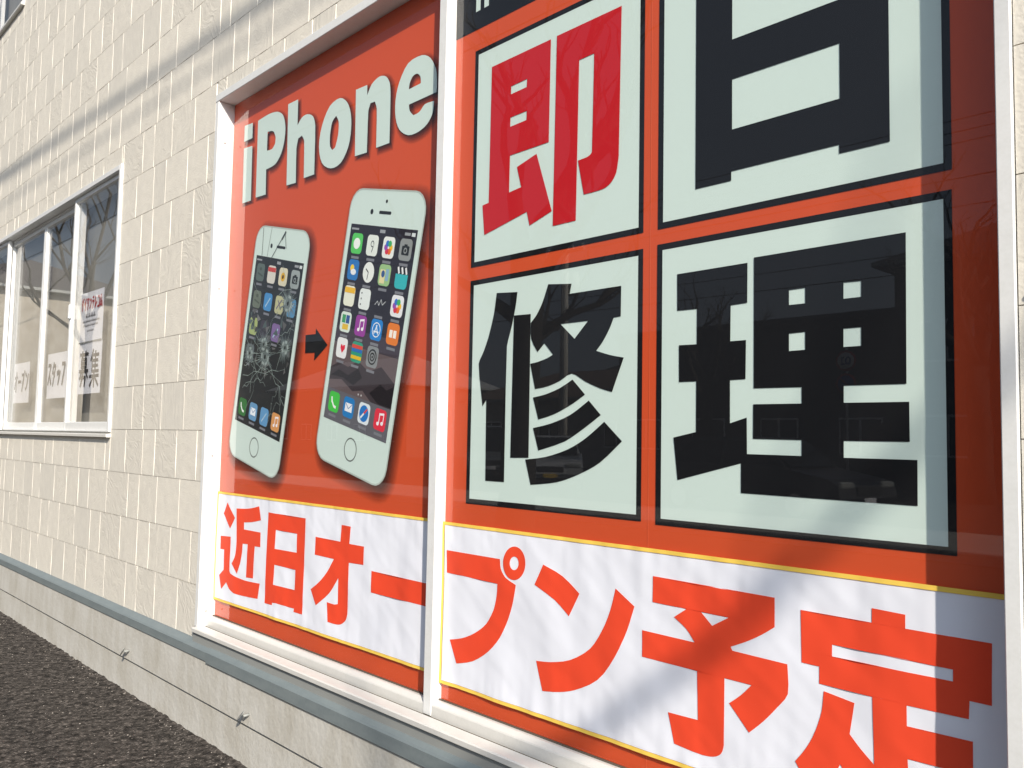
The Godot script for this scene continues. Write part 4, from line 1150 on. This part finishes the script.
func road_sign(at: Vector3) -> void:
	var o := thing("road_sign", "two round red-rimmed signs on a grey pole across the street", "sign", at)
	put("pole", tube([Vector3(0, -.2, .03), Vector3(0, 4.1, .03)], [.038, .038], 10), mats.sill_metal, o)
	var red := paint(lin(.5, .015, .015), .45)
	var blue := paint(lin(.02, .05, .30), .45)
	for k in 2:
		var y := 3.72 - k * .66
		var d := put("disc", lathe([Vector2(0, -.01), Vector2(.3, -.01), Vector2(.3, .01), Vector2(0, .01)], 28), red, o, Vector3(0, y, -.02))
		d.rotation.x = PI / 2
		var f := put("field", lathe([Vector2(0, -.004), Vector2(.24, -.004), Vector2(.24, .004), Vector2(0, .004)], 28), mats.white_metal if k == 0 else blue, o, Vector3(0, y, -.0345))
		f.rotation.x = PI / 2
	put("numeral", fill([rect(-.13, 3.60, -.03, 3.64), rect(-.13, 3.80, -.03, 3.84), rect(-.13, 3.641, -.09, 3.799)], -.0425), blue, o)
	put("numeral", fill([disc(Vector2(.07, 3.72), .085, .12), disc(Vector2(.07, 3.72), .045, .08)], -.0425), blue, o)
	put("slash", fill([bar(Vector2(-.17, 3.23), Vector2(.17, 2.89), .05)], -.0425), red, o)

func build_street() -> void:
	var st := start()
	st.set_smooth_group(1)
	for s in [[-500.0, -0.02, 500.0, 700.0], [-500.0, -300.0, 500.0, -0.02]]:
		quad(st, Vector3(s[0], 0, s[3]), Vector3(s[2], 0, s[3]), Vector3(s[2], 0, s[1]), Vector3(s[0], 0, s[1]))
	# rolled stones stand up from the sheet, and the edge climbs the foundation unevenly
	var gn := noise(0.35, 3, 91)
	var en := noise(0.05, 3, 92)
	var bump := func(x: float, z: float) -> float:
		return 0.003 + 0.0016 * gn.get_noise_2d(x * 9.0, z * 9.0) + maxf(0.0, 0.006 + 0.010 * en.get_noise_2d(x * 300.0, 5.0)) * exp(-maxf(0.0, z - 0.015) / 0.022)
	var cell := 0.018
	for i in 250:
		for j in 72:
			var p := []
			for k in [[0, 1], [1, 1], [1, 0], [0, 0]]:
				var x: float = -7.4 + (i + k[0]) * cell
				var z: float = 0.010 + (j + k[1]) * cell
				p.append(Vector3(x, bump.call(x, z), z))
			quad(st, p[0], p[1], p[2], p[3])
	var g := put("ground", flat_done(st), mats.asphalt, self)
	g.set_meta("kind", "structure")
	# loose grit swept against the foundation
	st = start()
	st.set_smooth_group(-1)
	var gr := RandomNumberGenerator.new()
	gr.seed = 8
	for i in 420:
		var z := 0.02 + pow(gr.randf(), 2.2) * 0.9
		var c := Vector3(gr.randf_range(-7.3, -3.0), 0.006, z)
		var s := gr.randf_range(0.0015, 0.0042)
		var v := []
		for d in [Vector3.RIGHT, Vector3.BACK, Vector3.LEFT, Vector3.FORWARD]:
			v.append(c + d.rotated(Vector3.UP, gr.randf_range(-.4, .4)) * s * gr.randf_range(.7, 1.4))
		var top := c + Vector3(0, s * gr.randf_range(.6, 1.1), 0)
		for k in 4:
			tri(st, v[k], v[(k + 1) % 4], top)
	var grit := put("grit", flat_done(st), paint(lin(.30, .27, .24), 0.9), self)
	grit.set_meta("kind", "stuff")
	grit.set_meta("label", "loose pale grit scattered on the asphalt along the concrete base")
	grit.set_meta("category", "gravel")
	var walk := put("pavement", box(Vector3(-120, -.2, 8.6), Vector3(90, .13, 11.0), .02), mats.concrete, self)
	walk.set_meta("kind", "structure")
	# far ridge
	st = start()
	st.set_smooth_group(1)
	var n := noise(0.011, 4, 61)
	var last := []
	for i in 61:
		var t := lerpf(-1.5, 1.4, i / 60.0)
		var col := []
		for j in 5:
			var rr := 230.0 + j * 45.0
			var hgt: float = [0.0, .55, .9, 1.0, .7][j] * (38.0 + 26.0 * n.get_noise_2d(i * 9.0, j * 3.0 + 20.0))
			col.append(Vector3(sin(t) * rr * 1.3, hgt - .5, cos(t) * rr))
		if i > 0:
			for j in 4:
				quad(st, last[j], last[j + 1], col[j + 1], col[j])
		last = col
	var hill := paint(lin(.05, .055, .05), 1.0)
	hill.albedo_texture = seamless(.03, 256, 5, 8)
	world_mapped(hill, Vector3(.02, .02, .02))
	put("hills", flat_done(st), hill, self).set_meta("kind", "structure")
	# houses and shops over the road; fronts face the shop
	house(Vector3(-54, 0, 10), Vector3(20, 7.9, 9), lin(.46, .42, .36), lin(.08, .07, .07), 2.2, "wide beige house with dark hipped roof, furthest along the street", 5)
	house(Vector3(-57, 0, 37), Vector3(19, 5.0, 8), lin(.12, .11, .10), lin(.42, .43, .44), 2.5, "long house with a pale metal roof before the hills", 5)
	house(Vector3(-30, 0, 33), Vector3(13, 3.4, 8), lin(.50, .46, .40), lin(.18, .12, .09), 1.7, "low pale house with brown hipped roof across the street", 3)
	house(Vector3(-17.5, 0, 31), Vector3(12.0, 5.6, 9), lin(.10, .10, .10), lin(.06, .06, .065), 0.0, "dark flat-roofed shop block across the street", 4)
	house(Vector3(-5.0, 0, 28.5), Vector3(12, 6.9, 8), lin(.085, .075, .07), lin(.05, .05, .055), 2.0, "dark brown two-storey house with deep eaves across the street", 4)
	house(Vector3(12, 0, 30), Vector3(16, 5.5, 9), lin(.30, .28, .25), lin(.07, .07, .08), 1.8, "grey house with dark roof right of the brown house", 4)
	road_sign(Vector3(-11.3, 0, 21.9))
	utility_pole(Vector3(-20.5, 0, 19.9), 9.0, "slender concrete utility pole across the street")
	utility_pole(Vector3(-34.0, 0, 2.75), 9.2, "concrete utility pole close to the shop wall")
	utility_pole(Vector3(19.0, 0, 2.75), 9.0, "concrete utility pole to the right of the shop")
	tree(Vector3(-5.9, 0, 3.8), 7.4, 4, "bare pollarded tree with thick limbs near the shop", Vector3(.2, 0, 0), 1.0, 0.022, [
		[Vector3(.2, 2.95, 0), Vector3(.16, 1, .1), 1.5, .14], [Vector3(.15, 2.9, 0), Vector3(-.45, 1, -.2), 1.4, .10], [Vector3(.2, 3.0, 0), Vector3(.8, .8, .2), 1.5, .10],
		[Vector3(.1, 2.4, 0), Vector3(-1, .75, .1), 1.2, .075], [Vector3(.15, 2.7, 0), Vector3(1, .3, -.1), 1.4, .08], [Vector3(.05, 1.9, 0), Vector3(-.9, .35, .5), 1.2, .06], [Vector3(.1, 2.2, 0), Vector3(.9, .5, .3), 1.1, .05]])
	tree(Vector3(-7.2, 0, 20.0), 7.6, 9, "small bare tree in front of the brown house")
	tree(Vector3(-17.8, 0, 24.5), 7.0, 15, "small bare tree in front of the dark shop block")
	tree(Vector3(-37.5, 0, 9.6), 14.0, 21, "tall bare tree far along the street", Vector3.ZERO, 0.32, 0.010)
	tree(Vector3(5.58, 0, 3.8), 9.0, 33, "bare pollarded tree to the right of the shop", Vector3(0, 0, 0), 0.9, 0.0155, [
		[Vector3(.1, 3.7, 0), Vector3(.35, 1, 0), 1.3, .05], [Vector3(.25, 5.1, 0), Vector3(1, .6, 0), 1.7, .03]])
	car(Vector3(-16.5, 0, 15.3), PI / 4 + .05, lin(.50, .51, .52), "silver car parked nose to the street", false, "yellow")
	car(Vector3(-8.3, 0, 12.3), .12, lin(.02, .02, .025), "black car parked sideways across the street")
	car(Vector3(-21.5, 0, 17.6), PI / 4, lin(.16, .17, .18), "tall grey van beside the silver car", true)
	# cables: a heavy pair near the wall, thinner ones further out
	cable(Vector3(-34.00, 8.37, 2.75), Vector3(19.00, 5.81, 2.75), 0, 0.018, "thick lower cable strung close to the shop wall")
	cable(Vector3(-34.00, 7.02, 2.60), Vector3(19.00, 5.96, 2.60), 0, 0.008, "thin cable below the thick one by the shop wall")
	cable(Vector3(-34.00, 8.07, 2.90), Vector3(19.00, 6.28, 2.90), 0, 0.012, "middle cable strung close to the shop wall")
	cable(Vector3(-60.00, 7.50, 5.60), Vector3(50.00, 7.00, 6.00), 0.5, 0.01, "thin cable over the near lane")
	cable(Vector3(-60.00, 7.30, 12.40), Vector3(50.00, 6.80, 12.80), 0.5, 0.008, "highest of three cables over the far kerb")
	cable(Vector3(-60.00, 7.10, 12.40), Vector3(50.00, 6.60, 12.80), 0.5, 0.008, "second of three cables over the far kerb")
	cable(Vector3(-60.00, 6.92, 12.40), Vector3(50.00, 6.42, 12.80), 0.5, 0.008, "third of three cables over the far kerb")
	cable(Vector3(-60.00, 8.60, 20.00), Vector3(50.00, 8.10, 20.40), 0.5, 0.014, "topmost cable between the far poles")
	cable(Vector3(-60.00, 7.90, 20.00), Vector3(50.00, 7.40, 20.40), 0.5, 0.012, "upper cable between the far poles")
	cable(Vector3(-60.00, 6.90, 20.00), Vector3(50.00, 6.40, 20.40), 0.5, 0.012, "middle cable between the far poles")
	cable(Vector3(-60.00, 6.40, 20.00), Vector3(50.00, 5.90, 20.40), 0.5, 0.014, "lowest cable between the far poles")

func _ready() -> void:
	rng.seed = 20
	# camera
	var cam := Camera3D.new()
	cam.name = "camera"
	cam.fov = 48.2220
	cam.near = 0.05
	cam.far = 2000.0
	add_child(cam)
	cam.transform = Transform3D(Basis(Vector3(0.684375, 0.018303, -0.728900), Vector3(0.034712, 0.997733, 0.057646), Vector3(0.728303, -0.064753, 0.682189)), Vector3(0, 1.2958, 1.62))
	cam.current = true
	# sky
	var env := Environment.new()
	var sky := Sky.new()
	var sm := PhysicalSkyMaterial.new()
	sm.energy_multiplier = 4.0
	sm.rayleigh_coefficient = 1.3
	sm.rayleigh_color = Color(0.30, 0.40, 0.56)
	sm.mie_coefficient = 0.06
	sm.mie_eccentricity = 0.85
	sm.ground_color = Color(0.12, 0.11, 0.10)
	sky.sky_material = sm
	env.background_mode = Environment.BG_SKY
	env.sky = sky
	env.background_energy_multiplier = 1.22
	env.tonemap_mode = Environment.TONE_MAPPER_LINEAR
	env.tonemap_exposure = 1.35
	env.sdfgi_enabled = true
	env.ssao_enabled = true
	env.ssil_enabled = true
	var we := WorldEnvironment.new()
	we.name = "world_environment"
	we.environment = env
	add_child(we)
	# sun: from the right, 30 degrees up, raking along the wall
	var sun := DirectionalLight3D.new()
	sun.name = "sun"
	sun.light_energy = 1.4
	sun.light_color = Color(1.0, 0.957, 0.89)
	sun.light_angular_distance = 0.53
	sun.shadow_enabled = true
	add_child(sun)
	sun.look_at_from_position(Vector3(2.07, 1.27, 1.0) * 10.0, Vector3.ZERO)
	make_materials()
	mats.red_marker = paint(lin(.45, .02, .03), 0.7)
	build_street()
	build_shop()
	build_posters()
	build_banners()
	build_notices()
